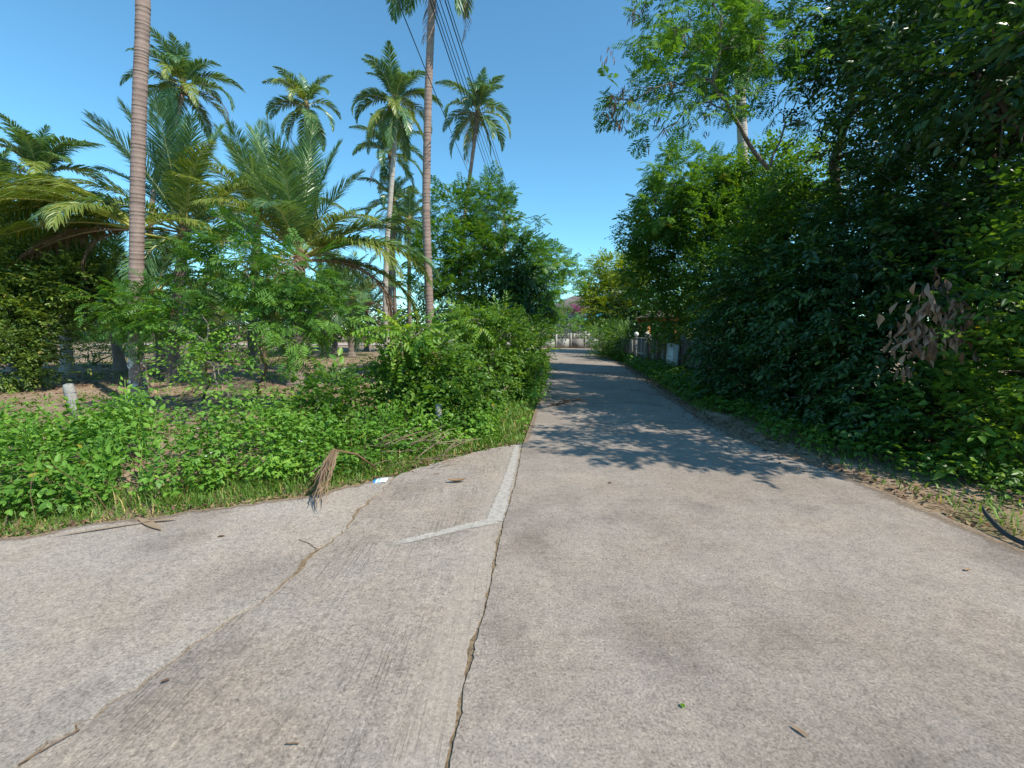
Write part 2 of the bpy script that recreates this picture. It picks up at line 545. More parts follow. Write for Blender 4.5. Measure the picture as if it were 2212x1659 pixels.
def sprays(mb, kind, pos, d, up, sc, tone=None, r=rng, spread=0.28):
    """add sprays of a kind; tone = (N,) base value of the leaf tint"""
    tp = SPR[kind]
    N = len(pos)
    pick = r.integers(0, len(tp), N)
    tone = r.uniform(0.2, 0.75, N) if tone is None else tone
    rot = frame(d, up)
    for k, (V, F, I) in enumerate(tp):
        s = np.nonzero(pick == k)[0]
        if not len(s):
            continue
        W, FF = place(V, F, pos[s], rot[s], sc[s])
        nl = I.max() + 1
        rl = tone[s][:, None] + r.normal(0, spread * 0.6, (len(s), nl))
        rl = np.where(r.random(rl.shape) < 0.004, 1.0, np.clip(rl, 0, 0.94))
        mb.add(W, FF, rl[:, I].ravel())


def lobe_points(r, c, rad, n, shell=0.55, out=0.07):
    u = unit(r.normal(size=(n, 3)))
    q = (shell ** 3 + (1 - shell ** 3) * r.random(n)) ** (1 / 3)
    lump = 1 + 0.20 * np.sin(u[:, 0] * 5.1 + c[0]) * np.sin(u[:, 1] * 4.3 + c[1] * 2) + 0.15 * np.sin(u[:, 2] * 7 + c[2] * 3 + u[:, 0] * 3)
    q = q * lump
    q = np.where(r.random(n) < out, q * r.uniform(1.1, 1.4, n), q)
    return c + u * q[:, None] * rad, u


def foliage(mb, lobes, kind, dens=1.0, size=1.0, r=rng, upness=0.35, droop=0.0, zmin=0.03):
    """lobes: (centre, radii, n sprays)"""
    for c, rad, n in lobes:
        n = max(4, int(n * dens))
        c, rad = np.asarray(c, float), np.asarray(rad, float)
        p, u = lobe_points(r, c, rad, n)
        ok = p[:, 2] > zmin
        p, u = p[ok], u[ok]
        n = len(p)
        d = unit(u * np.array((1, 1, 0.7)) + np.array((0, 0, 0.7 * upness - droop)) + r.normal(0, 0.42, (n, 3)) * np.array((1, 1, 0.7)))
        up = unit(np.array((0, 0, 1.0)) + 0.28 * u + r.normal(0, 0.22, (n, 3)))
        tone = np.clip(0.45 + r.normal(0, 0.16) + r.normal(0, 0.12, n), 0.05, 0.85)
        sprays(mb, kind, p, d, up, r.uniform(0.75, 1.25, n) * size, tone, r)


def curve(p0, p1, sag=0.0, n=7, wob=0.04, r=rng):
    p0, p1 = np.asarray(p0, float), np.asarray(p1, float)
    t = np.linspace(0, 1, n)[:, None]
    L = np.linalg.norm(p1 - p0)
    p = p0 + (p1 - p0) * t
    p[:, 2] += (sag * L * np.sin(np.pi * t))[:, 0]
    w = r.normal(0, wob * L, (n, 3)) * np.sin(np.pi * t)
    return p + w


def lobe(u, v, Y, rpx, n, sq=(1, 1, 1)):
    """lobe seen at a pixel of the photograph's layout, standing at depth Y"""
    rr = rpx * Y / FPX
    return (P(u, v, Y), np.array(sq) * rr, n)


def tree(name, label, cat, path, rad, lobes, kind, leaf, bark='bark_grey', dens=1.0, size=1.0, group=None, droop=0.0, upness=0.35,
         limbs=True, fill=0.0, seed=0, pods=0, pod_at=()):
    r = np.random.default_rng(seed + 100)
    path = [np.asarray(q, float) for q in path]
    t = thing(name, label, cat, (path[0][0], path[0][1], path[0][2]), group)
    pts = []
    for a, b in zip(path[:-1], path[1:]):
        pts += list(curve(a, b, 0, 5, 0.02, r)[:-1])
    pts.append(path[-1])
    pts = np.array(pts)
    rr = np.linspace(rad, rad * 0.45, len(pts))
    rr[0] *= 1.35
    mb = MB()
    mb.tube(pts, rr, 9)
    mb.build('trunk', M[bark], t, True)
    if limbs:
        for k, (c, ra, n) in enumerate(lobes):
            c = np.asarray(c, float)
            i = int(np.argmin(np.linalg.norm(pts - (c - np.array((0, 0, 0.6 * np.max(ra)))), axis=1)))
            i = min(i, len(pts) - 1)
            L = np.linalg.norm(c - pts[i])
            if L < 0.25:
                continue
            mb = MB()
            cv = curve(pts[i], c, 0.08, 7, 0.05, r)
            mb.tube(cv, np.linspace(rr[i] * 0.62, 0.010, 7), 6)
            for q in range(4):
                e = c + unit(r.normal(size=3)) * ra * r.uniform(0.6, 1.0)
                mb.tube(curve(cv[4 if q % 2 else 5], e, 0.03, 5, 0.06, r), np.linspace(rr[i] * 0.22, 0.004, 5), 4)
            mb.build('limb', M[bark], t, True)
    mb = MB()
    foliage(mb, lobes, kind, dens, size, r, upness, droop)
    if fill:
        inner = [(c, np.asarray(ra) * 0.74, n * fill * 1.5) for c, ra, n in lobes]
        foliage(mb, inner, 'inner', 1.0, size * 0.68, r, upness, droop)
    mb.build('crown', M[leaf], t)
    if pods:
        mb = MB()
        for k in range(pods + len(pod_at)):
            c, ra, n = lobes[r.integers(0, len(lobes))]
            p, u = lobe_points(r, np.asarray(c), np.asarray(ra), 1, 0.9, 0.3)
            if k >= pods:
                p = [np.asarray(pod_at[k - pods])]
            for q in range(r.integers(3, 9) if k < pods else 16):
                o = p[0] + r.normal(0, 0.035 if k < pods else 0.09, 3)
                Lp = r.uniform(0.13, 0.2)
                dd = unit(np.array((r.normal(0, 0.25), r.normal(0, 0.25), -1.0)))
                v, f = leaf_tpl(Lp, 0.028, 0.1, 0.02)
                mb.add(v @ frame(dd, unit(r.normal(size=3))).T + o, f, r.uniform(0, 0.7))
        setting(mb.build('seed_pods', M['dead_leaf'], t), 'stuff')
    return t


# ------------------------------------------------------------------ palms
def frond_mesh(name, el, droop, L, per_side, hang, mat, seed, width=0.045, leaflet=0.75, ragged=0.0, expo=1.7):
    r = np.random.default_rng(seed)
    n = 22
    s = np.linspace(0, 1, n)
    ang = R(el) - R(droop) * s ** expo
    step = L / (n - 1)
    y = np.concatenate(([0], np.cumsum(np.cos(ang[:-1]) * step)))
    z = np.concatenate(([0], np.cumsum(np.sin(ang[:-1]) * step)))
    side_bend = r.normal(0, 0.10) * L
    x = side_bend * s ** 2
    path = np.stack((x, y, z), -1)
    mb = MB()
    mb.tube(path, np.maximum(0.045 * (1 - s) ** 1.2, 0.006) * L / 4.2, 5, 0.97)
    tan = unit(np.gradient(path, axis=0))
    m = per_side
    for sd in (-1, 1):
        st = np.linspace(0.16, 0.995, m) + r.normal(0, 0.004, m)
        st = np.clip(st, 0.14, 1)
        p = np.stack([np.interp(st, s, path[:, k]) for k in range(3)], -1)
        t = unit(np.stack([np.interp(st, s, tan[:, k]) for k in range(3)], -1))
        sidev = np.array((sd, 0, 0.0)) * np.ones((m, 1))
        nrm = np.cross(sidev, t) * sd
        phi = R(68) - R(42) * st
        lift = 0.35 * (1 - st)
        d = unit(np.sin(phi)[:, None] * sidev + np.cos(phi)[:, None] * t + lift[:, None] * nrm + r.normal(0, 0.07, (m, 3)))
        prof = np.clip(np.sin(np.pi * np.clip(0.12 + 0.80 * st, 0, 1)), 0.25, 1) * r.uniform(0.82, 1.1, m)
        if ragged:
            prof *= np.where(r.random(m) < ragged, r.uniform(0.2, 0.7, m), 1)
        ln = leaflet * prof * L / 4.2
        w = width * L / 4.2 * r.uniform(0.8, 1.15, m) * (0.6 + 0.4 * prof)
        pts = [p]
        dd = d
        for k in range(3):
            pts.append(pts[-1] + dd * (ln / 3)[:, None])
            dd = unit(dd + np.array((0, 0, -1.0)) * hang * (0.55 + 0.45 * k) * r.uniform(0.7, 1.2, (m, 1)))
        wv = unit(t - (t * d).sum(1, keepdims=True) * d + 0.25 * r.normal(size=(m, 3)))
        prow = []
        for k, f in enumerate((0.45, 1.0, 0.75, 0.08)):
            prow += [pts[k] - wv * (w * f / 2)[:, None], pts[k] + wv * (w * f / 2)[:, None]]
        V = np.stack(prow, 1)                       # m, 8, 3
        F = np.array([(0, 1, 3, 2), (2, 3, 5, 4), (4, 5, 7, 6)])
        FF = (F[None] + (np.arange(m) * 8)[:, None, None]).reshape(-1, 4)
        tone = np.clip(0.42 + r.normal(0, 0.15, m) + 0.12 * np.sin(st * 9 + seed), 0.02, 0.85)
        mb.add(V.reshape(-1, 3), FF, np.repeat(tone, 8))
    return mb.mesh(name, M[mat])


FR = {}
ELS = [84, 72, 60, 44, 24, -2, -30, -60]
DROOP = [30, 52, 72, 92, 100, 86, 54, 26]
for i, (e, d) in enumerate(zip(ELS, DROOP)):
    for v in range(2):
        FR['mature', i, v] = frond_mesh('frond', e, d * (1 + 0.2 * v), 3.6, 78, 0.42, 'palm_leaf', i * 7 + v, 0.088, 1.02, 0.06, 1.45)
    FR['old', i, 0] = frond_mesh('frond', e, d * 1.1, 3.6, 72, 0.55, 'palm_yellow', 60 + i, 0.08, 0.98, 0.12, 1.45)
    FR['dead', i, 0] = frond_mesh('frond', e, d * 1.3 + 10, 3.7, 44, 1.1, 'palm_dead', 80 + i, 0.035, 0.8, 0.3)
YEL_ELS = [86, 74, 62, 50, 36, 20, 2, -22]
YDROOP = [6, 12, 22, 36, 58, 76, 80, 62]
for i, (e, d) in enumerate(zip(YEL_ELS, YDROOP)):
    for v in range(2):
        FR['young', i, v] = frond_mesh('frond', e, d * (1 + 0.25 * v), 4.4, 120, 0.08 + 0.05 * i, 'palm_leaf', 200 + i * 7 + v, 0.040, 1.0)
    FR['youngold', i, 0] = frond_mesh('frond', e, d * 1.15, 4.4, 112, 0.35 + 0.06 * i, 'palm_yellow', 260 + i, 0.042, 1.0, 0.05)
    FR['youngdead', i, 0] = frond_mesh('frond', e, d * 1.2 + 12, 4.2, 70, 1.0, 'palm_dead', 280 + i, 0.035, 0.9, 0.2)


FR['arch', 0, 0] = frond_mesh('frond', 46, 78, 5.3, 130, 0.55, 'palm_yellow', 301, 0.042, 0.95, 0.04, 1.0)
FR['arch', 1, 0] = frond_mesh('frond', 30, 66, 5.2, 130, 0.65, 'palm_yellow', 302, 0.042, 0.95, 0.05, 1.0)
FR['arch', 2, 0] = frond_mesh('frond', 14, 52, 5.0, 120, 0.8, 'palm_yellow', 303, 0.040, 0.9, 0.08, 1.0)
FR['arch', 3, 0] = frond_mesh('frond', 6, 46, 4.8, 100, 1.0, 'palm_dead', 304, 0.036, 0.85, 0.15, 1.0)
FR['arch', 4, 0] = frond_mesh('frond', 38, 74, 5.0, 130, 0.5, 'palm_leaf', 305, 0.042, 0.95, 0.04, 1.0)


def palm_trunk(path, r0, r1, ring, seed, sides=12):
    """ringed stem: a step and a pale scar at every old leaf base"""
    r = np.random.default_rng(seed)
    path = np.asarray(path, float)
    seg = np.linalg.norm(np.diff(path, axis=0), axis=1)
    cum = np.concatenate(([0], np.cumsum(seg)))
    H = cum[-1]
    # smooth centre line
    k = np.linspace(0, H, 60)
    pl = np.stack([np.interp(k, cum, path[:, q]) for q in range(3)], -1)
    for _ in range(6):
        pl[1:-1] = (pl[:-2] + 2 * pl[1:-1] + pl[2:]) / 4
    hs, rad, tone = [], [], []
    h = 0.0
    while h < H - ring:
        s = h / H
        base = r0 + (r1 - r0) * s ** 0.8 + r0 * 0.55 * math.exp(-h / 0.28)
        j = 1 + r.normal(0, 0.012)
        g = ring * r.uniform(0.55, 1.5)
        hs += [h, h + g * 0.16, h + g * 0.9]
        rad += [base * 1.02 * j, base * 0.99 * j, base * 0.98 * j]
        tone += [0.45, 0.15 + r.uniform(0, 0.15), 0.05 + r.uniform(0, 0.15)]
        h += g
    hs, rad = np.array(hs), np.array(rad)
    pts = np.stack([np.interp(hs, k, pl[:, q]) for q in range(3)], -1)
    mb = MB()
    mb.tube(pts, rad, sides, tone)
    V = mb.v[0]                                   # rings are not level: tilt them a little
    V[:, 2] += 0.02 * np.sin(np.arctan2(V[:, 1] - np.repeat(pts[:, 1], sides), V[:, 0] - np.repeat(pts[:, 0], sides)) + 0.7)
    return mb, pl


COCO = {}
def coconut_mesh():
    if 'm' not in COCO:
        mb = MB()
        n, s = 7, 8
        t = np.linspace(0, math.pi, n)
        V = np.array([(math.sin(a) * math.cos(b) * 0.11, math.sin(a) * math.sin(b) * 0.11, -math.cos(a) * 0.14) for a in t for b in np.linspace(0, 2 * math.pi, s, endpoint=False)])
        F = [(i * s + j, i * s + (j + 1) % s, (i + 1) * s + (j + 1) % s, (i + 1) * s + j) for i in range(n - 1) for j in range(s)]
        mb.add(V, F)
        COCO['m'] = mb.mesh('coconut', M['coconut'], True)
    return COCO['m']


def palm(name, label, path, r0, r1, fronds, seed, scale=1.0, bark='palm_bark', ring=0.10, style='mature', old=0.15, dead=0.1,
         nuts=0, group='coconut palms', low=7, lean_wind=0.0, cat='palm tree', hi=0, turn=0.0, extra=()):
    r = np.random.default_rng(seed)
    path = [np.asarray(q, float) for q in path]
    t = thing(name, label, cat, path[0], group)
    mb, pl = palm_trunk(path, r0, r1, ring, seed)
    mb.build('trunk', M[bark], t, True)
    top = path[-1]
    # fibrous heart the leaf stalks come out of
    mb = MB()
    hh = np.linspace(-0.45, 0.55, 6) * scale
    mb.tube(np.array([(0, 0, h) for h in hh]) + top, np.array((1.0, 1.5, 1.7, 1.4, 0.9, 0.3)) * max(r1, 0.10) * (0.72 if style == 'young' else 1), 8)
    mb.build('heart', M['fibre'], t, True)
    pre = 'young' if style == 'young' else ''
    lst = [(hi + (low - hi) * (k + 0.5) / fronds, turn + k * 2.399963 + r.normal(0, 0.18), None, None) for k in range(fronds)] + list(extra)
    for idx, az, force, fs in lst:
        i = int(np.clip(round(idx + r.normal(0, 0.35)), 0, 7)) if force is None else int(idx)
        q = r.random()
        if force:
            key = (force, i, r.integers(0, 2) if (force, i, 1) in FR else 0)
        elif idx > 5.2 and q < dead * 4:
            key = (pre + 'dead', i, 0)
        elif idx > 2.8 and q < old * 2:
            key = (pre + 'old', i, 0)
        else:
            key = (style, i, int(r.integers(0, 2)))
        f = bpy.data.objects.new('frond', FR[key])
        col.objects.link(f)
        f.parent = t
        f.location = top - path[0] + np.array((0, 0, 0.12 * scale * (4 - i) / 4))
        az = az + lean_wind * math.cos(az)
        f.rotation_euler = (0, 0, az)
        sc = scale * r.uniform(0.86, 1.1) * (0.78 if i == 0 and style == 'mature' else 0.9 if i == 1 and style == 'mature' else 1) if fs is None else fs
        f.scale = (sc, sc, sc)
    for k in range(nuts):
        a = r.uniform(0, 6.283)
        o = bpy.data.objects.new('coconut', coconut_mesh())
        col.objects.link(o)
        o.parent = t
        o.location = top - path[0] + np.array((math.cos(a) * 0.3, math.sin(a) * 0.3, r.uniform(-0.55, -0.2)))
        o.scale = [r.uniform(0.85, 1.2)] * 3
    return t


# ------------------------------------------------------------------ the setting: ground, road
GRASS_EDGE = np.array([(-16.0, 0.2), (-9.0, 1.9), (-5.6, 2.75), (-3.97, 3.16), (-3.5, 3.42), (-2.84, 3.68), (-2.39, 3.89), (-1.88, 4.12), (-1.39, 4.53), (-1.25, 4.76), (-0.73, 5.41),
                       (0.13, 6.06)])
LEFT_EDGE = np.array([(0.17, 6.06), (0.38, 7.78), (0.66, 10.27), (1.21, 15.0), (1.74, 20.2), (2.30, 27.0), (2.55, 33.0), (1.6, 36.2)])
RIGHT_EDGE = np.array([(3.9, -8), (3.78, 2.97), (3.74, 3.9), (3.73, 4.98), (3.48, 6.2), (3.50, 7.4), (3.62, 8.6), (3.94, 10.97), (4.35, 13.64), (5.47, 21.66), (6.06, 30.6), (7.0, 35.0), (9.5, 36.8)])
JOINT = np.array([(-0.55, -8), (-0.30, 0.6), (-0.24, 1.4), (-0.22, 1.78), (-0.20, 1.94), (-0.155, 2.43), (-0.11, 3.05), (-0.08, 3.44), (0.02, 4.32), (0.15, 6.04)])
CRACK = np.array([(-3.6, -8), (-2.05, 0.5), (-1.82, 1.43), (-1.70, 1.78), (-1.62, 2.11), (-1.49, 2.36), (-1.43, 2.71), (-1.40, 3.2), (-1.37, 3.78), (-1.30, 4.60)])


def jag(poly, step=0.06, amp=0.008, seed=0, lo=-1e9, hi=1e9):
    r = np.random.default_rng(seed)
    out = []
    for a, b in zip(poly[:-1], poly[1:]):
        L = np.linalg.norm(b - a)
        far = max(1.0, (a[1] + b[1]) / 2 / 4)
        n = max(1, int(L / (step * far)))
        for k in range(n):
            out.append(a + (b - a) * k / n)
    out.append(poly[-1])
    out = np.array(out)
    w = r.normal(0, amp, (len(out), 2))
    w2 = r.normal(0, amp * 1.5, (len(out) // 5 + 2, 2))
    k = np.arange(len(out)) / 5
    for q in range(2):
        w[:, q] += np.interp(k, np.arange(len(w2)), w2[:, q])
    w[0] = w[-1] = 0
    return out + w


def slab_mesh(name, poly, z, depth, mat, parent):
    import bmesh
    bm = bmesh.new()
    poly = [q for k, q in enumerate(poly) if np.linalg.norm(q - poly[k - 1]) > 1e-4]
    vs = [bm.verts.new((x, y, z)) for x, y in poly]
    f = bm.faces.new(vs)
    f.normal_update()
    if f.normal.z < 0:
        f.normal_flip()
    low = [bm.verts.new((x, y, z - depth)) for x, y in poly]
    n = len(vs)
    for k in range(n):
        bm.faces.new((vs[k], vs[(k + 1) % n], low[(k + 1) % n], low[k]))
    bmesh.ops.triangulate(bm, faces=[f])
    bmesh.ops.recalc_face_normals(bm, faces=bm.faces)
    me = bpy.data.meshes.new(name)
    bm.to_mesh(me)
    bm.free()
    me.materials.append(mat)
    return link(name, me, parent)


def clip_y(poly, y0, y1):
    y = poly[:, 1]
    xs = lambda yy: np.interp(yy, y, poly[:, 0])
    inner = poly[(y > y0 + 1e-3) & (y < y1 - 1e-3)]
    return np.vstack(([[xs(y0), y0]], inner, [[xs(y1), y1]]))


def in_poly(px, py, poly):
    c = np.zeros(px.shape, bool)
    x, y = poly[:, 0], poly[:, 1]
    j = len(poly) - 1
    for i in range(len(poly)):
        t = ((y[i] > py) != (y[j] > py)) & (px < (x[j] - x[i]) * (py - y[i]) / (y[j] - y[i] + 1e-12) + x[i])
        c ^= t
        j = i
    return c


main_left = jag(np.vstack((JOINT, LEFT_EDGE)), 0.025, 0.0028, 1)
main_right = jag(RIGHT_EDGE, 0.09, 0.012, 2)
crossing = np.array([(1.6, 36.2), (-14, 36.8), (-14, 40.6), (22, 40.2), (22, 37.2), (9.5, 36.8)])
road_poly = np.vstack((GRASS_EDGE, LEFT_EDGE, crossing[1:-1], RIGHT_EDGE[::-1], [(-20, -8), (-20, -1)]))

# ground sheet
gx = np.unique(np.concatenate((np.linspace(-900, -40, 20), np.linspace(-40, -8, 40), np.linspace(-8, 8, 100), np.linspace(8, 40, 40), np.linspace(40, 900, 20))))
gy = np.unique(np.concatenate((np.linspace(-300, -12, 12), np.linspace(-12, 0, 16), np.linspace(0, 16, 110), np.linspace(16, 60, 70), np.linspace(60, 1400, 24))))
XX, YY = np.meshgrid(gx, gy, indexing='ij')
hz = -0.045 + 0.03 * np.sin(XX * 0.9 + 1.3) * np.sin(YY * 0.7) + 0.018 * np.sin(XX * 2.7 + YY * 1.9) + rng.normal(0, 0.006, XX.shape)
near = np.zeros(XX.shape, bool)
for ox, oy in ((0, 0), (0.3, 0), (-0.3, 0), (0, 0.3), (0, -0.3)):
    near |= in_poly(XX + ox, YY + oy, road_poly)
hz = np.where(near, -0.075, hz)
rise = np.clip((np.hypot(XX, YY - 20) - 60) / 500, 0, 1)
hz = hz + 4 * rise
mb = MB()
nX, nY = XX.shape
i, j = np.meshgrid(np.arange(nX - 1), np.arange(nY - 1), indexing='ij')
mb.add(np.stack((XX, YY, hz), -1).reshape(-1, 3), np.stack((i * nY + j, (i + 1) * nY + j, (i + 1) * nY + j + 1, i * nY + j + 1), -1).reshape(-1, 4))


def soil_mat():
    m, n, l, b = base_mat('orchard_soil')
    tc = n.new('ShaderNodeTexCoord')
    src = tc.outputs['Object']
    a = noise_node(n, l, src, 0.22, 5, 0.6)
    bb = noise_node(n, l, src, 2.4, 6, 0.65)
    c = noise_node(n, l, src, 26, 4, 0.7)
    r = ramp_node(n, [(0.3, (0.19, 0.13, 0.088)), (0.5, (0.31, 0.222, 0.152)), (0.72, (0.42, 0.32, 0.23))])
    l.new(bb, r.inputs[0])
    out = r.outputs[0]
    g = ramp_node(n, [(0.50, 0.0), (0.62, 1.0)])
    l.new(a, g.inputs[0])
    g2 = ramp_node(n, [(0.42, 0.0), (0.58, 1.0)])
    l.new(bb, g2.inputs[0])
    out = mul_color(n, l, out, (0.085, 0.115, 0.03), math_node(n, l, 'MULTIPLY', math_node(n, l, 'MULTIPLY', g.outputs[0], g2.outputs[0]), 0.75), 'MIX')
    r = ramp_node(n, [(0.33, 0.55), (0.52, 1.0), (0.7, 1.35)])
    l.new(c, r.inputs[0])
    out = mul_color(n, l, out, r.outputs[0])
    l.new(out, b.inputs['Base Color'])
    b.inputs['Roughness'].default_value = 0.95
    b.inputs['Specular IOR Level'].default_value = 0.15
    bp = n.new('ShaderNodeBump')
    bp.inputs['Strength'].default_value = 0.6
    bp.inputs['Distance'].default_value = 0.03
    l.new(math_node(n, l, 'ADD', c, bb), bp.inputs['Height'])
    l.new(bp.outputs[0], b.inputs['Normal'])
    return m


setting(mb.build('ground', soil_mat(), None, True))

# road of cast concrete slabs
road = bpy.data.objects.new('concrete_road', None)
col.objects.link(road)
setting(road)
cuts = [-8, 7.45, 13.4, 19.6, 25.8, 31.6]
for k, (a, b_) in enumerate(zip(cuts[:-1], cuts[1:])):
    g = 0.006
    lft, rgt = clip_y(main_left, a + g, b_ - g), clip_y(main_right, a + g, b_ - g)
    if k == 0:
        lft = lft + np.array((0.010, 0)) * (lft[:, 1:2] < 6.05)
    slab_mesh('slab', np.vstack((lft, rgt[::-1])), 0.0, 0.11, M['concrete_main'], road)
far_l, far_r = clip_y(main_left[main_left[:, 1] > 30], 31.606, 36.15), clip_y(main_right[main_right[:, 1] > 30], 31.606, 36.75)
slab_mesh('slab', np.vstack((far_l, crossing[1:-1], far_r[::-1])), 0.0, 0.11, M['concrete_far'], road)
jl = jag(JOINT, 0.022, 0.0035, 5)
ck = jag(CRACK, 0.05, 0.012, 6)
ge = jag(GRASS_EDGE, 0.06, 0.02, 7)
# widen the joint where the edge has crumbled away
w = 0.004 + 0.030 * np.exp(-((jl[:, 1] - 2.02) / 0.13) ** 2) + 0.008 * np.exp(-((jl[:, 1] - 3.2) / 0.4) ** 2)
mid_r = np.stack((jl[:, 0] - w, jl[:, 1]), -1)
cw = 0.006 + 0.030 * np.exp(-((ck[:, 1] - 2.85) / 0.22) ** 2) + 0.02 * np.exp(-((ck[:, 1] - 3.75) / 0.25) ** 2)
mid_l = np.stack((ck[:, 0] + 0.004, ck[:, 1]), -1)
left_r = np.stack((ck[:, 0] - cw, ck[:, 1]), -1)
ge_mid = ge[(ge[:, 0] > -1.28) & (ge[:, 0] < 0.10)]
slab_mesh('slab', np.vstack((mid_l, ge_mid, mid_r[::-1])), -0.006, 0.10, M['concrete_mid'], road)
ge_left = ge[ge[:, 0] < -1.345]
slab_mesh('slab', np.vstack((left_r, ge_left[::-1], [(-20, -1), (-20, -8)])), 0.004, 0.11, M['concrete_left'], road)
# packed dirt and dry bits in the joints
mb = MB()
for line, wd in ((jl, 0.05), (ck, 0.06)):
    n = len(line)
    V = np.concatenate((np.c_[line[:, 0] - wd, line[:, 1], np.full(n, -0.010)], np.c_[line[:, 0] + wd, line[:, 1], np.full(n, -0.010)]))
    k = np.arange(n - 1)
    mb.add(V, np.stack((k, k + n, k + n + 1, k + 1), -1))
mb.build('joint_fill', M['joint_dirt'], road)
# pale mortar smeared along the joint and across the narrow slab
def band(pts, wid, z, seed, fade=1):
    r = np.random.default_rng(seed)
    pts = np.array(pts)
    cum = np.concatenate(([0], np.cumsum(np.linalg.norm(np.diff(pts, axis=0), axis=1))))
    N = 90
    s = np.linspace(0, cum[-1], N)
    p = np.stack([np.interp(s, cum, pts[:, q]) for q in range(2)], -1)
    t = unit(np.gradient(p, axis=0))
    nn = np.stack((-t[:, 1], t[:, 0]), -1)
    w = np.interp(s, cum, wid)[:, None]
    V, A = [], []
    for f, al in ((0.75, 0.0), (0.36, 1.0), (-0.36, 1.0), (-0.75, 0.0)):
        q = p + nn * w * (f + r.normal(0, 0.06, (N, 1)))
        V.append(np.c_[q, np.full(N, z)])
        A.append(np.full(N, al) * np.clip((N - 1 - np.arange(N)) / fade, 0, 1))
    k = np.arange(N - 1)
    F = np.concatenate([np.stack((k + a * N, k + (a + 1) * N, k + (a + 1) * N + 1, k + a * N + 1), -1) for a in range(3)])
    return np.concatenate(V), F, np.concatenate(A)


def smear_mat():
    """cement slurry that thins out to nothing at its edge"""
    m = M['mortar']
    n, l = m.node_tree.nodes, m.node_tree.links
    b = n['Principled BSDF']
    at = n.new('ShaderNodeAttribute'); at.attribute_name = 'rnd'
    tc = n.new('ShaderNodeTexCoord')
    nz = noise_node(n, l, tc.outputs['Object'], 60, 4, 0.7)
    rp = ramp_node(n, [(0.55, 0.0), (0.95, 0.9)])
    l.new(math_node(n, l, 'ADD', at.outputs['Fac'], math_node(n, l, 'MULTIPLY', math_node(n, l, 'SUBTRACT', nz, 0.35), 0.8)), rp.inputs[0])
    l.new(rp.outputs[0], b.inputs['Alpha'])
    return m


smear_mat()
mb = MB()
mb.add(*band([(0.075, 5.95), (-0.005, 4.9), (-0.075, 4.2), (-0.15, 3.47)], [0.07, 0.10, 0.115, 0.15], -0.0015, 1))
mb.build('mortar_band', M['mortar'], road)
mb = MB()
mb.add(*band([(-0.13, 3.50), (-0.35, 3.40), (-0.75, 3.17), (-1.15, 2.95)], [0.13, 0.09, 0.075, 0.05], -0.0010, 2, 35))
mb.build('mortar_band', M['mortar'], road)

def spill_mat():
    m, n, l, b = base_mat('soil_spill')
    tc = n.new('ShaderNodeTexCoord')
    f = noise_node(n, l, tc.outputs['Object'], 45, 4, 0.7)
    r = ramp_node(n, [(0.35, (0.13, 0.088, 0.058)), (0.65, (0.34, 0.25, 0.17))])
    l.new(f, r.inputs[0])
    l.new(r.outputs[0], b.inputs['Base Color'])
    b.inputs['Roughness'].default_value = 0.95
    at = n.new('ShaderNodeAttribute'); at.attribute_name = 'rnd'
    nz = math_node(n, l, 'ADD', math_node(n, l, 'MULTIPLY', noise_node(n, l, tc.outputs['Object'], 3.0, 4, 0.65), 0.9), math_node(n, l, 'MULTIPLY', noise_node(n, l, tc.outputs['Object'], 40, 3, 0.7), 0.5))
    rp = ramp_node(n, [(0.62, 0.0), (1.0, 0.95)])
    l.new(math_node(n, l, 'ADD', at.outputs['Fac'], math_node(n, l, 'SUBTRACT', nz, 0.62)), rp.inputs[0])
    l.new(rp.outputs[0], b.inputs['Alpha'])
    return m


M['spill'] = spill_mat()
for line, wd, lo, zz_ in ((RIGHT_EDGE[:11], -0.42, 2.0, 0.004), (ge_left[:, :], -0.20, 0, 0.008), (LEFT_EDGE[:6], 0.22, 0, 0.004)):
    line = np.asarray(line)
    cum = np.concatenate(([0], np.cumsum(np.linalg.norm(np.diff(line, axis=0), axis=1))))
    N = 160
    ss = np.linspace(0, cum[-1], N)
    p_ = np.stack([np.interp(ss, cum, line[:, q_]) for q_ in range(2)], -1)
    t_ = unit(np.gradient(p_, axis=0))
    n_ = np.stack((-t_[:, 1], t_[:, 0]), -1)
    sg = 1 if line is not None and wd < 0 and line[0, 1] < -5 else -1
    V, A = [], []
    for f_, a_ in ((-0.02, 1.0), (0.35, 0.55), (1.0, 0.0)):
        V.append(np.c_[p_ + n_ * sg * abs(wd) * f_, np.full(N, zz_)])
        A.append(np.full(N, a_))
    k = np.arange(N - 1)
    F = np.concatenate([np.stack((k + a_ * N, k + (a_ + 1) * N, k + (a_ + 1) * N + 1, k + a_ * N + 1), -1) for a_ in range(2)])
    mb = MB(); mb.add(np.concatenate(V), F, np.concatenate(A)); mb.build('soil_dust', M['spill'], road)

# pale lane beyond the orchard
mb = MB()
mb.add([(-70, 52, 0.02), (-12, 50, 0.02), (-12, 56, 0.02), (-70, 58, 0.02)], [(0, 1, 2, 3)])
setting(mb.build('far_lane', rough_mat('pale_lane', (0.42, 0.34, 0.30), (0.55, 0.46, 0.42), 2, 4, 0.9, 0.1)))

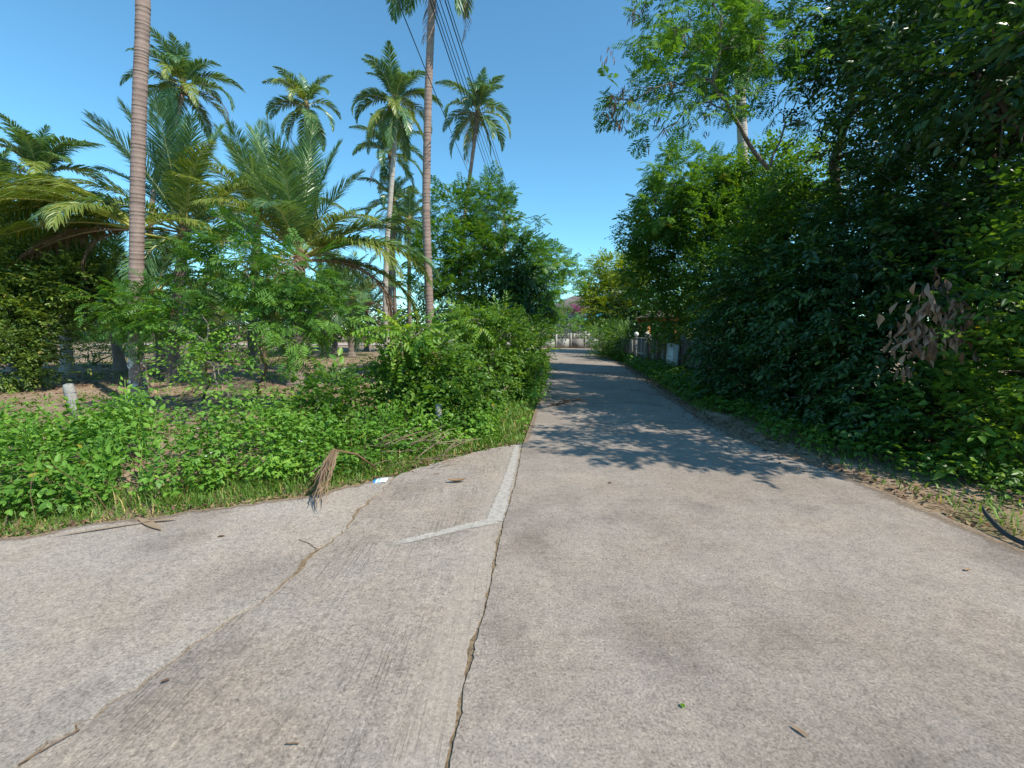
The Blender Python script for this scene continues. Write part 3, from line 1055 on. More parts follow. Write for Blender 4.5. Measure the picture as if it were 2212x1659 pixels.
# wooded hill far to the left
mb = MB()
hx, hy = np.meshgrid(np.linspace(-2600, -900, 40), np.linspace(500, 2200, 40), indexing='ij')
hh = 640 * np.exp(-(((hx + 1750) / 330) ** 2 + ((hy - 1250) / 480) ** 2)) + 22 * np.sin(hx / 60) * np.sin(hy / 70) - 22
i, j = np.meshgrid(np.arange(39), np.arange(39), indexing='ij')
mb.add(np.stack((hx, hy, hh), -1).reshape(-1, 3), np.stack((i * 40 + j, (i + 1) * 40 + j, (i + 1) * 40 + j + 1, i * 40 + j + 1), -1).reshape(-1, 4))
setting(mb.build('hill', rough_mat('hill_wood', (0.03, 0.055, 0.03), (0.07, 0.11, 0.06), 0.02, 8, 0.95, 0.2), None, True))

# ------------------------------------------------------------------ buildings and walls at the end of the lane
M['wall_paint'] = rough_mat('wall_paint', (0.20, 0.19, 0.17), (0.50, 0.48, 0.44), 1.3, 6, 0.85, 0.1, stretch=(1, 1, 0.5))
M['wall_dark'] = rough_mat('wall_dark', (0.09, 0.085, 0.078), (0.27, 0.255, 0.23), 1.8, 6, 0.85, 0.15, stretch=(1, 1, 0.4))
M['white_paint'] = rough_mat('white_paint', (0.62, 0.63, 0.66), (0.80, 0.81, 0.83), 3, 5, 0.6, 0.05)
M['roof_grey'] = rough_mat('roof_grey', (0.14, 0.11, 0.10), (0.26, 0.21, 0.19), 5, 5, 0.8, 0.3)
M['roof_blue'] = rough_mat('roof_blue', (0.03, 0.24, 0.48), (0.06, 0.38, 0.62), 2, 4, 0.5, 0.05)
M['wood_orange'] = rough_mat('wood_orange', (0.28, 0.10, 0.03), (0.50, 0.20, 0.06), 6, 5, 0.6, 0.2, stretch=(3, 3, 0.4))
M['gold'] = rough_mat('gold', (0.45, 0.25, 0.03), (0.65, 0.40, 0.06), 9, 3, 0.4, 0.1, spec=0.6)
M['metal_dark'] = rough_mat('metal_dark', (0.10, 0.10, 0.10), (0.22, 0.21, 0.20), 12, 4, 0.6, 0.2)
M['metal_pale'] = rough_mat('metal_pale', (0.30, 0.31, 0.31), (0.46, 0.46, 0.45), 5, 5, 0.6, 0.15)
M['globe'] = plain_mat('globe_glass', (0.78, 0.77, 0.72), 0.3, 0.5)
M['plank_old'] = rough_mat('plank_old', (0.045, 0.04, 0.036), (0.21, 0.195, 0.175), 3.5, 6, 0.9, 0.3, stretch=(2.5, 2.5, 0.3))
M['plank_rust'] = rough_mat('plank_rust', (0.08, 0.05, 0.04), (0.20, 0.13, 0.10), 3, 6, 0.9, 0.3, stretch=(2.5, 2.5, 0.3))
M['cement_post'] = rough_mat('cement_post', (0.12, 0.115, 0.10), (0.34, 0.325, 0.30), 9, 6, 0.9, 0.6, c3=(0.24, 0.225, 0.20))
M['glass_dark'] = plain_mat('glass_dark', (0.03, 0.035, 0.04), 0.15, 0.6)
M['house_wall'] = rough_mat('house_wall', (0.42, 0.36, 0.30), (0.55, 0.48, 0.40), 2, 4, 0.85, 0.1)
M['house_side'] = rough_mat('house_side', (0.42, 0.55, 0.62), (0.52, 0.66, 0.72), 2, 4, 0.85, 0.1)

WY = 42.2
wall = thing('boundary_wall', 'grey and white garden wall with breeze block openings closing the lane', 'wall', (0, WY, 0))
x0, bay = 2.9, 1.42
for k in range(-7, 10):
    xa = x0 + k * bay
    mb = MB(); mb.box((xa, WY, 0.80), (0.17, 0.20, 1.66)); mb.build('post', M['wall_paint'], wall)
    mb = MB(); mb.box((xa + bay / 2, WY, 0.42), (bay - 0.17, 0.11, 0.90)); mb.build('panel', M['wall_dark'] if k % 3 == 2 else M['wall_paint'], wall)
    for s in (0, 1):
        mb = MB(); mb.box((xa + 0.085 + 0.16 + s * (bay - 0.17 - 0.32), WY, 1.165), (0.32, 0.11, 0.586)); mb.build('panel', M['wall_paint'], wall)
    gw = bay - 0.17 - 0.64
    mb = MB()
    for q in range(4):
        mb.box((xa + bay / 2 - gw / 2 + 0.02 + q * (gw - 0.04) / 3, WY, 1.165), (0.045, 0.09, 0.586))
        mb.box((xa + bay / 2, WY + 0.003, 0.893 + 0.02 + q * (0.586 - 0.06) / 3), (gw, 0.07, 0.045))
    mb.build('breeze_block', M['wall_paint'], wall)
    mb = MB(); mb.box((xa + bay / 2, WY, 1.50), (bay - 0.18, 0.17, 0.075)); mb.build('coping', M['metal_dark'], wall)

house = thing('house', 'house with grey hipped roof behind the pink bougainvillea', 'house', (9.0, 54, 0))
mb = MB(); mb.box((9.5, 57, 2.2), (9.0, 7.0, 4.4)); mb.build('wall', M['house_wall'], house)
for k, xx in enumerate((6.4, 8.4, 10.6, 12.6)):
    mb = MB(); mb.box((xx, 53.46, 2.9), (1.1, 0.10, 1.2)); w_ = mb.build('window', M['white_paint'], house)
    mb = MB(); mb.box((xx, 53.40, 2.9), (0.92, 0.06, 1.02)); mb.build('pane', M['glass_dark'], w_)
mb = MB()
ex0, ex1, ey0, ey1, ez, rz = 4.2, 14.8, 52.6, 61.4, 4.4, 6.2
V = [(ex0, ey0, ez), (ex1, ey0, ez), (ex1, ey1, ez), (ex0, ey1, ez), (8.0, 57, rz), (11.2, 57, rz), (ex0, ey0, ez - 0.14), (ex1, ey0, ez - 0.14), (ex1, ey1, ez - 0.14), (ex0, ey1, ez - 0.14)]
mb.add(V, [(0, 1, 5, 4), (2, 3, 4, 5), (6, 7, 1, 0), (7, 8, 2, 1), (8, 9, 3, 2), (9, 6, 0, 3), (9, 8, 7, 6)])
mb.add(V, [(1, 2, 5), (3, 0, 4)])
mb.build('roof', M['roof_grey'], house)

shed = thing('blue_roofed_shed', 'low shed with bright blue sheet roof behind the garden wall', 'shed', (9.5, 46, 0))
for xx, yy in ((8.0, 45.2), (12.2, 45.2), (8.0, 49), (12.2, 49)):
    mb = MB(); mb.box((xx, yy, 1.5), (0.12, 0.12, 3.0)); mb.build('post', M['metal_dark'], shed)
mb = MB()
n = 60
xs = np.linspace(6.9, 13.2, n)
zz = 0.03 * np.sin(xs * 2 * math.pi / 0.21)
V = np.concatenate((np.c_[xs, np.full(n, 44.6), zz + 2.75], np.c_[xs, np.full(n, 49.6), zz + 3.75]))
k = np.arange(n - 1)
F = np.stack((k, k + 1, k + n + 1, k + n), -1)
mb.add(V, F); mb.add(V - (0, 0, 0.02), F[:, ::-1])
mb.build('roof', M['roof_blue'], shed)
mb = MB(); mb.box((10.1, 49.2, 1.4), (4.6, 0.12, 2.8)); mb.build('back_wall', M['house_side'], shed)

# roadside fence of mixed boards on the right, gate and lamps
fence = thing('board_fence', 'patched fence of weathered boards and concrete slabs under the trees', 'fence', (6.3, 16, 0))
def fx(y):
    return 6.28 - 0.012 * (y - 15)
yy = 12.6
r_ = np.random.default_rng(9)
while yy < 19.6:
    wd = r_.uniform(0.22, 0.42)
    if not (16.1 < yy + wd / 2 < 17.25):
        hh_ = r_.uniform(1.05, 1.35)
        mb = MB()
        mb.box((fx(yy) + r_.normal(0, 0.012), yy + wd / 2, hh_ / 2 - 0.03), (0.04, wd - 0.025, hh_), 0, 0.5, 0, (r_.normal(0, 0.02), 'X'))
        mb.build('board', M[['plank_old', 'plank_rust', 'wall_dark'][r_.integers(0, 3)]], fence)
    yy += wd
for y_ in (12.6, 14.8, 16.05, 17.3, 19.7):
    mb = MB(); mb.box((fx(y_) + 0.07, y_, 0.70), (0.12, 0.11, 1.5)); mb.build('post', M['wall_dark'], fence)
yy = 22.1
while yy < 25.5:
    wd = r_.uniform(0.5, 0.9)
    mb = MB()
    mb.box((fx(yy) + r_.normal(0, 0.015), yy + wd / 2, 0.58), (0.06, wd - 0.05, 1.26), 0, 0.5, 0, (r_.normal(0, 0.02), 'X'))
    mb.build('board', M[['plank_old', 'wall_dark'][r_.integers(0, 2)]], fence)
    yy += wd
wb = MB()
wb.box((fx(16.7) - 0.10, 16.72, 0.56), (0.03, 0.80, 1.16), 0, 0.5, 0, (0.02, 'X'))
tag(wb.build('white_board', M['white_paint']), 'plain white board closing a gap in the weathered fence', 'board')
gb = MB()
gb.box((fx(16.1) - 0.16, 16.02, 0.54), (0.05, 0.34, 1.14), 0.1, 0.5, 0, (0.05, 'X'))
tag(gb.build('grey_board', M['metal_pale']), 'grey sheet leaning on the fence beside the white board', 'board')

gate = thing('metal_gate', 'old metal gate with square frame below the two globe lamps', 'gate', (6.2, 21, 0))
for y_ in (20.0, 20.62, 21.25):
    mb = MB(); mb.box((6.2, y_, 0.66), (0.05, 0.05, 1.30)); mb.build('upright', M['metal_pale'], gate)
for z_ in (0.12, 0.55, 1.28):
    mb = MB(); mb.box((6.2, 20.62, z_), (0.045, 1.24, 0.05)); mb.build('rail', M['metal_pale'], gate)
for q in range(5):
    mb = MB(); mb.box((6.215, 20.13 + q * 0.245, 0.68), (0.012, 0.235, 1.16)); mb.build('sheet', M['plank_old'], gate)
for y_, lab in ((19.82, 'round white globe lamp on the nearer gate pillar'), (21.55, 'round white globe lamp on the farther gate pillar')):
    pil = MB()
    pil.box((6.2, y_, 0.60), (0.20, 0.24, 1.26)); pil.box((6.2, y_, 1.255), (0.26, 0.30, 0.05))
    tag(pil.build('gate_pillar', M['wall_dark']), 'squat stained pillar carrying the %s globe lamp' % ('nearer' if y_ < 20.5 else 'farther'), 'pillar')
    lp = thing('globe_lamp', lab, 'lamp', (6.2, y_, 1.28), 'globe lamps on the gate pillars')
    mb = MB(); mb.tube([(6.2, y_, 1.282), (6.2, y_, 1.36)], 0.05, 8); mb.build('lamp_base', M['metal_dark'], lp, True)
    mb = MB()
    a = np.linspace(0, math.pi, 9)
    V = np.array([(6.2 + 0.115 * math.sin(q) * math.cos(w_), y_ + 0.115 * math.sin(q) * math.sin(w_), 1.455 - 0.115 * math.cos(q)) for q in a for w_ in np.linspace(0, 2 * math.pi, 14, endpoint=False)])
    F = [(i_ * 14 + j_, i_ * 14 + (j_ + 1) % 14, (i_ + 1) * 14 + (j_ + 1) % 14, (i_ + 1) * 14 + j_) for i_ in range(8) for j_ in range(14)]
    mb.add(V, F); mb.build('globe', M['globe'], lp, True)

pav = thing('wooden_shelter', 'orange brown wooden shelter with small gold spire behind the gate', 'shelter', (7.6, 22.6, 0))
for xx, yy in ((6.95, 22.0), (8.3, 22.0), (6.95, 23.6), (8.3, 23.6)):
    mb = MB(); mb.box((xx, yy, 1.15), (0.11, 0.11, 2.3)); mb.build('post', M['wood_orange'], pav)
mb = MB(); mb.box((7.62, 21.98, 2.2), (1.6, 0.12, 0.16)); mb.box((7.62, 23.62, 2.2), (1.6, 0.12, 0.16)); mb.build('beam', M['wood_orange'], pav)
mb = MB()
V = [(6.7, 21.7, 2.3), (8.6, 21.7, 2.3), (8.6, 23.9, 2.3), (6.7, 23.9, 2.3), (7.65, 22.8, 2.7)]
mb.add(V, [(0, 1, 4), (1, 2, 4), (2, 3, 4), (3, 0, 4)]); mb.add(V[:4], [(3, 2, 1, 0)])
mb.build('roof', M['bark_dark'], pav)
mb = MB(); mb.tube([(6.75, 21.5, 0.0), (6.75, 21.5, 1.3), (6.75, 21.5, 1.34), (6.75, 21.5, 1.44), (6.75, 21.5, 1.5), (6.75, 21.5, 1.8)], [0.06, 0.06, 0.16, 0.14, 0.08, 0.01], 10)
mb.build('spire', M['gold'], pav, True)

# ------------------------------------------------------------------ power line
def pole(name, label, x, y, h):
    t = thing(name, label, 'utility pole', (x, y, 0))
    mb = MB(); mb.tube([(x, y, -0.1), (x, y, h)], [0.15, 0.10], 8); mb.build('shaft', M['cement_post'], t, True)
    mb = MB(); mb.box((x, y + 0.14, h - 0.5), (1.7, 0.09, 0.11)); mb.build('crossarm', M['cement_post'], t)
    for q in (-0.75, -0.35, 0.35, 0.75):
        mb = MB(); mb.tube([(x + q, y + 0.14, h - 0.445), (x + q, y + 0.14, h - 0.38), (x + q, y + 0.14, h - 0.3)], [0.03, 0.05, 0.03], 7); mb.build('insulator', M['white_paint'], t, True)
    return t
pole('utility_pole', 'concrete utility pole hidden among the trees left of the lane', -0.45, 26, 8.6)
M['cable'] = plain_mat('cable_black', (0.02, 0.02, 0.022), 0.5, 0.4)
def cable(a, b, sag, label, group=None, r0=0.011):
    t = np.linspace(0, 1, 40)[:, None]
    p = np.asarray(a) + (np.asarray(b) - np.asarray(a)) * t
    p[:, 2] -= (sag * 4 * t * (1 - t))[:, 0]
    mb = MB(); mb.tube(p, r0, 5)
    tag(mb.build('power_cable', M['cable'], None, True), label, 'cable', group)
# straight runs fitted through two pixels each: at depth 8 overhead and at the far pole
for q, (u0, u1, v1) in enumerate([(938, 1078, 440), (944, 1084, 440), (951, 1090, 440), (959, 1096, 440), (970, 1104, 440), (976, 1109, 440)]):
    a, b = P(u0, 0, 9.5), P(u1, v1, 26)
    d = (a - b) / (b[1] - a[1])
    e = a + d * 22
    cable(e + (0, 0, 0.2), b, 0.35, 'black overhead cable in the tight bundle beside the tall palm trunk', 'bundled overhead cables', 0.009 if q % 4 else 0.012)
a, b = P(883, 0, 8.5), P(1034, 420, 26)
d = (a - b) / (b[1] - a[1])
cable(a + d * 20, b, 0.5, 'single overhead cable apart from the bundle, crossing the tall palm trunk', None, 0.010)

# ------------------------------------------------------------------ palms
def px_path(pts, Y):
    return [P(u, v, Y) for u, v in pts]

def ground_path(pts, Y):
    p = px_path(pts, Y)
    b = p[0].copy(); b[2] = -0.05
    if p[0][2] > 0.3:
        return [b] + p
    p[0] = b
    return p

A_path = ground_path([(300, 868), (293, 760), (295, 600), (297, 400), (302, 200), (311, 0)], 9.75)
A_path += [A_path[-1] + np.array((0.08, 0.0, 1.6)), A_path[-1] + np.array((0.25, 0.0, 7.2))]
pa = palm('coconut_palm', 'tall coconut palm with ringed pinkish trunk standing nearest on the left', A_path, 0.150, 0.115, 24, 1, 1.1, ring=0.085, nuts=5, low=6.5)
mb = MB()   # pale lichen on the lowest metre and a half
r_ = np.random.default_rng(4)
for k in range(70):
    z = r_.uniform(0.1, 2.3) if k % 3 else r_.uniform(0.1, 0.9)
    a = r_.uniform(math.pi * 0.9, math.pi * 2.1)
    c = np.array((np.interp(z, [q[2] for q in A_path[:4]], [q[0] for q in A_path[:4]]), A_path[0][1], z))
    rad = 0.152 + 0.083 * math.exp(-z / 0.28) - 0.006 * z
    o = np.array((math.cos(a), math.sin(a), 0))
    s = r_.uniform(0.02, 0.06)
    tdir = np.array((-math.sin(a), math.cos(a), 0))
    pts = [c + o * (rad + 0.006) + tdir * math.cos(w_) * s * r_.uniform(0.6, 1.1) + np.array((0, 0, 1)) * math.sin(w_) * s * r_.uniform(0.5, 1) for w_ in np.linspace(0, 6.28, 7)[:6]]
    mb.add(pts, [(0, 1, 2, 3), (0, 3, 4, 5)])
setting(mb.build('lichen', M['lichen'], pa), 'stuff')

B_path = ground_path([(936, 830), (931, 745), (925, 600), (920, 450), (925, 200), (940, -150)], 13.0)
palm('coconut_palm', 'tall coconut palm whose crown leaves the top, beside the cables', B_path, 0.135, 0.10, 22, 2, 0.74, ring=0.10, nuts=4, hi=1, low=6.8)
palm('coconut_palm', 'slender coconut palm standing alone between the two tall near trunks', ground_path([(690, 560), (680, 430), (668, 330), (663, 232)], 33), 0.17, 0.11, 22, 3, 0.9, 'palm_bark', 0.14, nuts=4, dead=0.06, lean_wind=0.5)
palm('coconut_palm', 'coconut palm with pale whitish trunk and long hanging fronds', ground_path([(832, 640), (836, 520), (846, 400), (852, 320), (853, 225)], 25), 0.18, 0.12, 28, 4, 0.78, 'palm_bark_pale', 0.13, nuts=8, dead=0.05, old=0.2)
palm('coconut_palm', 'leaning coconut palm crossed by the bundle of cables', ground_path([(990, 690), (995, 560), (1008, 430), (1022, 330), (1032, 245)], 28), 0.15, 0.11, 25, 5, 0.78, 'palm_bark', 0.13, nuts=4, dead=0.05)
palm('coconut_palm', 'bushy coconut palm above the young palms, just right of the nearest trunk', ground_path([(320, 560), (330, 420), (352, 330), (378, 265), (398, 190)], 25), 0.17, 0.11, 28, 6, 0.8, 'palm_bark', 0.13, old=0.2, dead=0.10)
palm('coconut_palm', 'coconut palm half hidden directly behind the pale trunked one', ground_path([(842, 640), (846, 520), (845, 420), (843, 335)], 34), 0.20, 0.12, 20, 7, 0.9, 'palm_bark_dark', 0.14, low=6)
palm('coconut_palm', 'lower coconut palm behind the pale trunk with shaggy hanging fronds', ground_path([(852, 640), (850, 560), (852, 440)], 36), 0.20, 0.13, 22, 8, 0.95, 'palm_bark_dark', 0.14, old=0.25, dead=0.15)
palm('coconut_palm', 'short coconut palm between pale trunk and tall trunk, olive fronds', ground_path([(884, 660), (884, 600), (884, 478)], 34), 0.20, 0.13, 20, 9, 0.75, 'palm_bark_dark', 0.14, old=0.35, dead=0.15)
palm('coconut_palm', 'windblown coconut palm crowns farthest left above the leafy tree', ground_path([(90, 640), (95, 480), (88, 385)], 21), 0.19, 0.13, 28, 10, 0.85, 'palm_bark', 0.13, old=0.25, low=5.5)
palm('coconut_palm', 'coconut palm at the left edge with yellowing fronds', ground_path([(10, 640), (0, 540), (-10, 440)], 16), 0.19, 0.13, 22, 20, 0.75, 'palm_bark', 0.13, old=0.3, low=6)
# palm behind the tree on the right
palm('coconut_palm', 'coconut palm on the right with dark hanging dead fronds behind feathery leaves', ground_path([(1616, 560), (1606, 360), (1602, 250), (1592, 60)], 16.8), 0.20, 0.17, 18, 11, 0.8, 'palm_bark_pale', 0.10, dead=0.2, low=6.9)

YG = 'young coconut palms in the orchard'
palm('young_coconut_palm', 'big young palm with tall upright fronds right of the nearest trunk', ground_path([(372, 760), (385, 640), (398, 500)], 14), 0.20, 0.15, 26, 52, 0.84, 'palm_bark_dark', 0.09, 'young', group=YG, low=6.6, old=0.1, dead=0.08)
palm('young_coconut_palm', 'dark young palm with shuttlecock fronds and golden drooping skirt, orchard centre', ground_path([(640, 800), (645, 700), (648, 560)], 13), 0.20, 0.15, 24, 13, 0.82, 'palm_bark_dark', 0.09, 'young', group=YG, low=6.6, old=0.25, dead=0.12, turn=0.6,
     extra=((5, -1.5, 'young', 1.0), (4, -1.2, 'young', 0.95), (5, -1.75, 'youngold', 1.0), (6, -1.45, 'youngold', 1.0), (6, -1.7, 'youngdead', 0.95), (5, -2.0, 'youngold', 0.9), (6, 1.9, 'youngold', 0.85)))
palm('young_coconut_palm', 'young palm with long yellow fronds arching to the left edge', ground_path([(297, 760), (296, 640), (294, 500)], 12.2), 0.15, 0.12, 6, 14, 0.7, 'palm_bark_dark', 0.09, 'young', group=YG, hi=4, low=6.5, old=0.5, dead=0.0,
     extra=((0, 1.35, 'arch', 0.92), (1, 1.55, 'arch', 0.95), (2, 1.62, 'arch', 0.9), (3, 1.5, 'arch', 0.75), (4, 1.15, 'arch', 0.9), (1, 1.85, 'arch', 0.9), (0, 1.7, 'arch', 0.85), (4, 1.6, 'arch', 0.9), (2, 1.3, 'arch', 0.85)))
palm('young_coconut_palm', 'yellow green young palm between the two biggest young palms', ground_path([(545, 740), (550, 640), (556, 470)], 19), 0.2, 0.16, 20, 15, 0.85, 'palm_bark_dark', 0.09, 'young', group=YG, low=6.9, old=0.4, dead=0.1)
far = [(470, 700, 26, 0.8, 'farther young palm behind the feathery shrub, grey shaggy skirt'), (716, 655, 31, 0.75, 'small dark orchard palm left of the golden skirted one'), (757, 650, 28, 0.72, 'small dark orchard palm beneath the golden drooping fronds'),
       (700, 690, 40, 0.7, 'small far orchard palm near the pale lane, left of the dark pair'), (792, 668, 36, 0.75, 'far orchard palm right of the golden skirted young palm'), (600, 690, 34, 0.75, 'far orchard palm glimpsed through the feathery shrub'),
       (420, 665, 36, 0.85, 'far orchard palm behind the biggest young palm'), (225, 640, 17.5, 0.62, 'bent orchard palm with ringed stem behind the nearest trunk'), (126, 600, 16.2, 0.6, 'slim whitish palm stem below the leafy tree on the left'),
       (330, 640, 18, 0.6, 'orchard palm stem just right of the nearest trunk')]
for k, (u, v, Y, sc, lab) in enumerate(far):
    top = P(u, v, Y)
    b = np.array((top[0] + (0.35 if k == 7 else 0.1) * (1 if k % 2 else -1), Y, -0.05))
    palm('orchard_palm', lab, [b, (b + top) / 2 + np.array((0.06, 0, 0)), top], 0.19 if k > 6 else 0.2, 0.13, 19, 30 + k, sc * 1.25, 'palm_bark_pale' if k == 8 else 'palm_bark_dark' if k < 7 else 'palm_bark', 0.12, 'young', group='orchard palms', old=0.25, dead=0.12, hi=1.5)

# ------------------------------------------------------------------ trees and shrubs, left side
def gbase(u, Y):
    p = P(u, 700, Y)
    return np.array((p[0], Y, -0.06))

tree('broadleaf_tree', 'dense olive green leafy tree filling the left edge below the palm fronds', 'tree', [gbase(60, 13), P(70, 680, 13), P(90, 600, 13)], 0.14,
     [lobe(-10, 600, 12.5, 95, 420), lobe(90, 600, 13, 90, 420), lobe(190, 620, 13, 75, 330), lobe(40, 690, 12.3, 90, 380), lobe(-60, 720, 12, 100, 380), lobe(140, 560, 14, 60, 240), lobe(10, 780, 11.6, 75, 280), lobe(245, 650, 14, 45, 160)],
     'broad', 'leaf_olive', 'bark_grey', 1.1, 1.25, fill=0.35, seed=1)
tree('orchard_shrub', 'green shrub in the orchard between the whitish stem and nearest trunk', 'shrub', [gbase(190, 21), P(190, 780, 21), P(190, 760, 21)], 0.05,
     [lobe(150, 745, 21, 36, 90), lobe(195, 755, 20, 34, 90), lobe(245, 735, 21, 38, 90), lobe(300, 750, 22, 30, 70)], 'small', 'leaf_broad', 'bark_grey', 1.0, 1.8, seed=43)
tree('orchard_shrub', 'low dark shrub in the orchard behind the feathery shrub', 'shrub', [gbase(480, 24), P(480, 760, 24), P(480, 745, 24)], 0.05,
     [lobe(400, 740, 24, 30, 70), lobe(450, 735, 24, 34, 80), lobe(510, 745, 23, 28, 70)], 'small', 'leaf_dark', 'bark_grey', 1.0, 1.9, seed=44)
tree('feathery_shrub', 'feathery light green shrub in front of the dark young palm', 'shrub', [G(560, 850), P(560, 760, 8.4), P(560, 650, 8.5)], 0.04,
     [lobe(440, 610, 8.8, 40, 34), lobe(505, 550, 9, 45, 48), lobe(570, 600, 8.5, 50, 52), lobe(645, 610, 8.6, 48, 52), lobe(690, 680, 8.4, 36, 38), lobe(600, 690, 8.4, 40, 30), lobe(420, 680, 8.6, 36, 22), lobe(650, 740, 8.2, 26, 14)],
     'feather', 'leaf_feather', 'bark_grey', 0.8, 1.35, seed=2, droop=0.3, pods=8)
tree('feathery_sapling', 'small feathery sapling growing against the nearest palm trunk', 'sapling', [G(305, 880), P(300, 780, 8.9), P(300, 680, 8.9)], 0.025,
     [lobe(260, 670, 8.9, 30, 26), lobe(310, 655, 8.8, 34, 30), lobe(345, 690, 8.9, 28, 20), lobe(300, 720, 8.8, 26, 14)], 'feather', 'leaf_feather', 'bark_grey', 1.0, 1.1, seed=3, droop=0.3)
tree('vine_shrub', 'tangled shrub of thin stems and broad vine leaves beside the nearest trunk', 'shrub', [G(440, 868), P(445, 780, 8.0), P(450, 700, 8.0)], 0.03,
     [lobe(370, 700, 8.2, 40, 42), lobe(430, 730, 8, 55, 60), lobe(400, 790, 7.8, 45, 46), lobe(500, 770, 7.8, 55, 46), lobe(470, 830, 7.4, 50, 46), lobe(540, 700, 8, 35, 26), lobe(380, 660, 8.2, 28, 22), lobe(510, 870, 7.2, 35, 26)],
     'vine', 'leaf_weed', 'bark_grey', 0.85, 1.05, seed=4)
tree('vine_shrub', 'low shrub with yellow specks beside the dry fallen frond', 'shrub', [G(705, 965), P(705, 910, 6.3), P(705, 870, 6.3)], 0.02,
     [lobe(720, 850, 6.4, 48, 95), lobe(670, 880, 6.3, 42, 70), lobe(750, 890, 6.3, 40, 60), lobe(700, 920, 6.1, 42, 60), lobe(620, 910, 6.2, 36, 46)], 'vine', 'leaf_broad', 'bark_grey', 1.0, 0.95, fill=0.2, seed=5)
sap = tree('compound_leaf_sapling', 'sapling with large bright drooping compound leaves rising above the roadside bush', 'sapling', [G(880, 945), P(872, 850, 6.9), P(868, 745, 6.9)], 0.022,
     [lobe(850, 725, 6.9, 34, 9), lobe(905, 720, 6.9, 34, 9), lobe(868, 760, 6.8, 30, 5)], 'pinnate', 'leaf_lime', 'bark_grey', 1.0, 0.85, seed=6, droop=0.25)
tree('compound_leaf_sapling', 'small sapling with yellow green compound leaves beside the leaning concrete post', 'sapling', [P(85, 1000, 5.6), P(80, 960, 5.7), P(75, 925, 5.7)], 0.014,
     [lobe(60, 920, 5.6, 22, 5), lobe(105, 925, 5.7, 20, 4)], 'pinnate', 'leaf_lime', 'bark_grey', 1.0, 0.5, seed=41, droop=0.2)
tree('broad_leaf_sapling', 'dark broad leaved sapling low in the weeds at far left', 'sapling', [P(95, 1050, 4.6), P(95, 1010, 4.6), P(95, 980, 4.6)], 0.014,
     [lobe(80, 985, 4.6, 26, 7), lobe(120, 990, 4.6, 24, 6)], 'big', 'leaf_broad', 'bark_grey', 1.0, 0.8, seed=42, droop=0.3)
tree('roadside_bush', 'dense leafy bush around the second concrete post', 'bush', [G(935, 950), P(930, 880, 7.0), P(930, 800, 7.1)], 0.04,
     [lobe(855, 810, 7.2, 52, 130), lobe(920, 800, 7.2, 60, 160), lobe(980, 830, 7.2, 55, 150), lobe(850, 870, 7.0, 46, 100), lobe(910, 880, 6.9, 50, 120), lobe(990, 890, 6.9, 46, 110), lobe(1030, 860, 7.4, 42, 100), lobe(940, 760, 7.4, 40, 70)],
     'vine', 'leaf_broad', 'bark_grey', 1.05, 1.05, fill=0.3, seed=7)
tree('roadside_bush', 'tall bush with pale new leaves bulging towards the lane', 'bush', [G(1090, 870), P(1085, 790, 9.8), P(1080, 720, 10)], 0.05,
     [lobe(1030, 740, 9.8, 52, 150), lobe(1090, 735, 10, 55, 170), lobe(1140, 770, 10.5, 45, 140), lobe(1050, 800, 9.4, 55, 150), lobe(1110, 810, 9.8, 48, 140), lobe(1010, 700, 10.2, 34, 70), lobe(1080, 690, 10.4, 36, 70), lobe(1150, 720, 11, 36, 80)],
     'broad', 'leaf_broad', 'bark_grey', 1.0, 0.95, fill=0.3, seed=8)
tree('compound_leaf_sapling', 'sapling with drooping compound leaves inside the tall pale topped bush', 'sapling', [gbase(1005, 9.6), P(1005, 760, 9.6), P(1010, 700, 9.6)], 0.02,
     [lobe(1000, 700, 9.3, 26, 9), lobe(1035, 690, 9.4, 24, 8)], 'pinnate', 'leaf_lime', 'bark_grey', 1.0, 0.8, seed=9, droop=0.25)
tree('roadside_bush', 'bright low bush at the bend where lane meets verge', 'bush', [G(1140, 850), P(1140, 835, 10.9), P(1140, 815, 11)], 0.03,
     [lobe(1145, 830, 10.6, 34, 110), lobe(1115, 850, 10.0, 30, 80), lobe(1165, 800, 12.5, 24, 60), lobe(1150, 860, 9.7, 22, 50)], 'weed', 'leaf_weed', 'bark_grey', 1.0, 1.2, seed=10)
tree('feathery_tree', 'tall feathery tree behind the roadside bushes, left of the lane', 'tree', [gbase(1045, 16), P(1045, 680, 16), P(1040, 560, 16), P(1045, 470, 16)], 0.10,
     [lobe(980, 470, 16, 45, 110), lobe(1048, 455, 16.5, 46, 120), lobe(1090, 500, 16, 45, 110), lobe(960, 540, 15.5, 48, 120), lobe(1030, 540, 15.5, 55, 150), lobe(940, 600, 15, 42, 100), lobe(1010, 610, 15, 48, 120), lobe(1110, 560, 16, 44, 100), lobe(1060, 418, 16.5, 20, 40), lobe(1075, 640, 15, 40, 80), lobe(960, 660, 14.5, 36, 70)],
     'feather', 'leaf_feather', 'bark_grey', 0.62, 1.6, seed=11, pods=26, droop=0.1)
tree('broadleaf_tree', 'dark glossy tree with large drooping leaves left of the lane', 'tree', [gbase(1108, 14.6), P(1108, 690, 14.6), P(1108, 620, 14.6)], 0.08,
     [lobe(1090, 600, 14.5, 36, 90), lobe(1130, 610, 14.6, 36, 90), lobe(1105, 650, 14.3, 38, 90), lobe(1145, 660, 14.8, 30, 60), lobe(1120, 570, 15, 26, 50)], 'big', 'leaf_dark', 'bark_dark', 1.0, 0.95, fill=0.3, seed=12, droop=0.4)
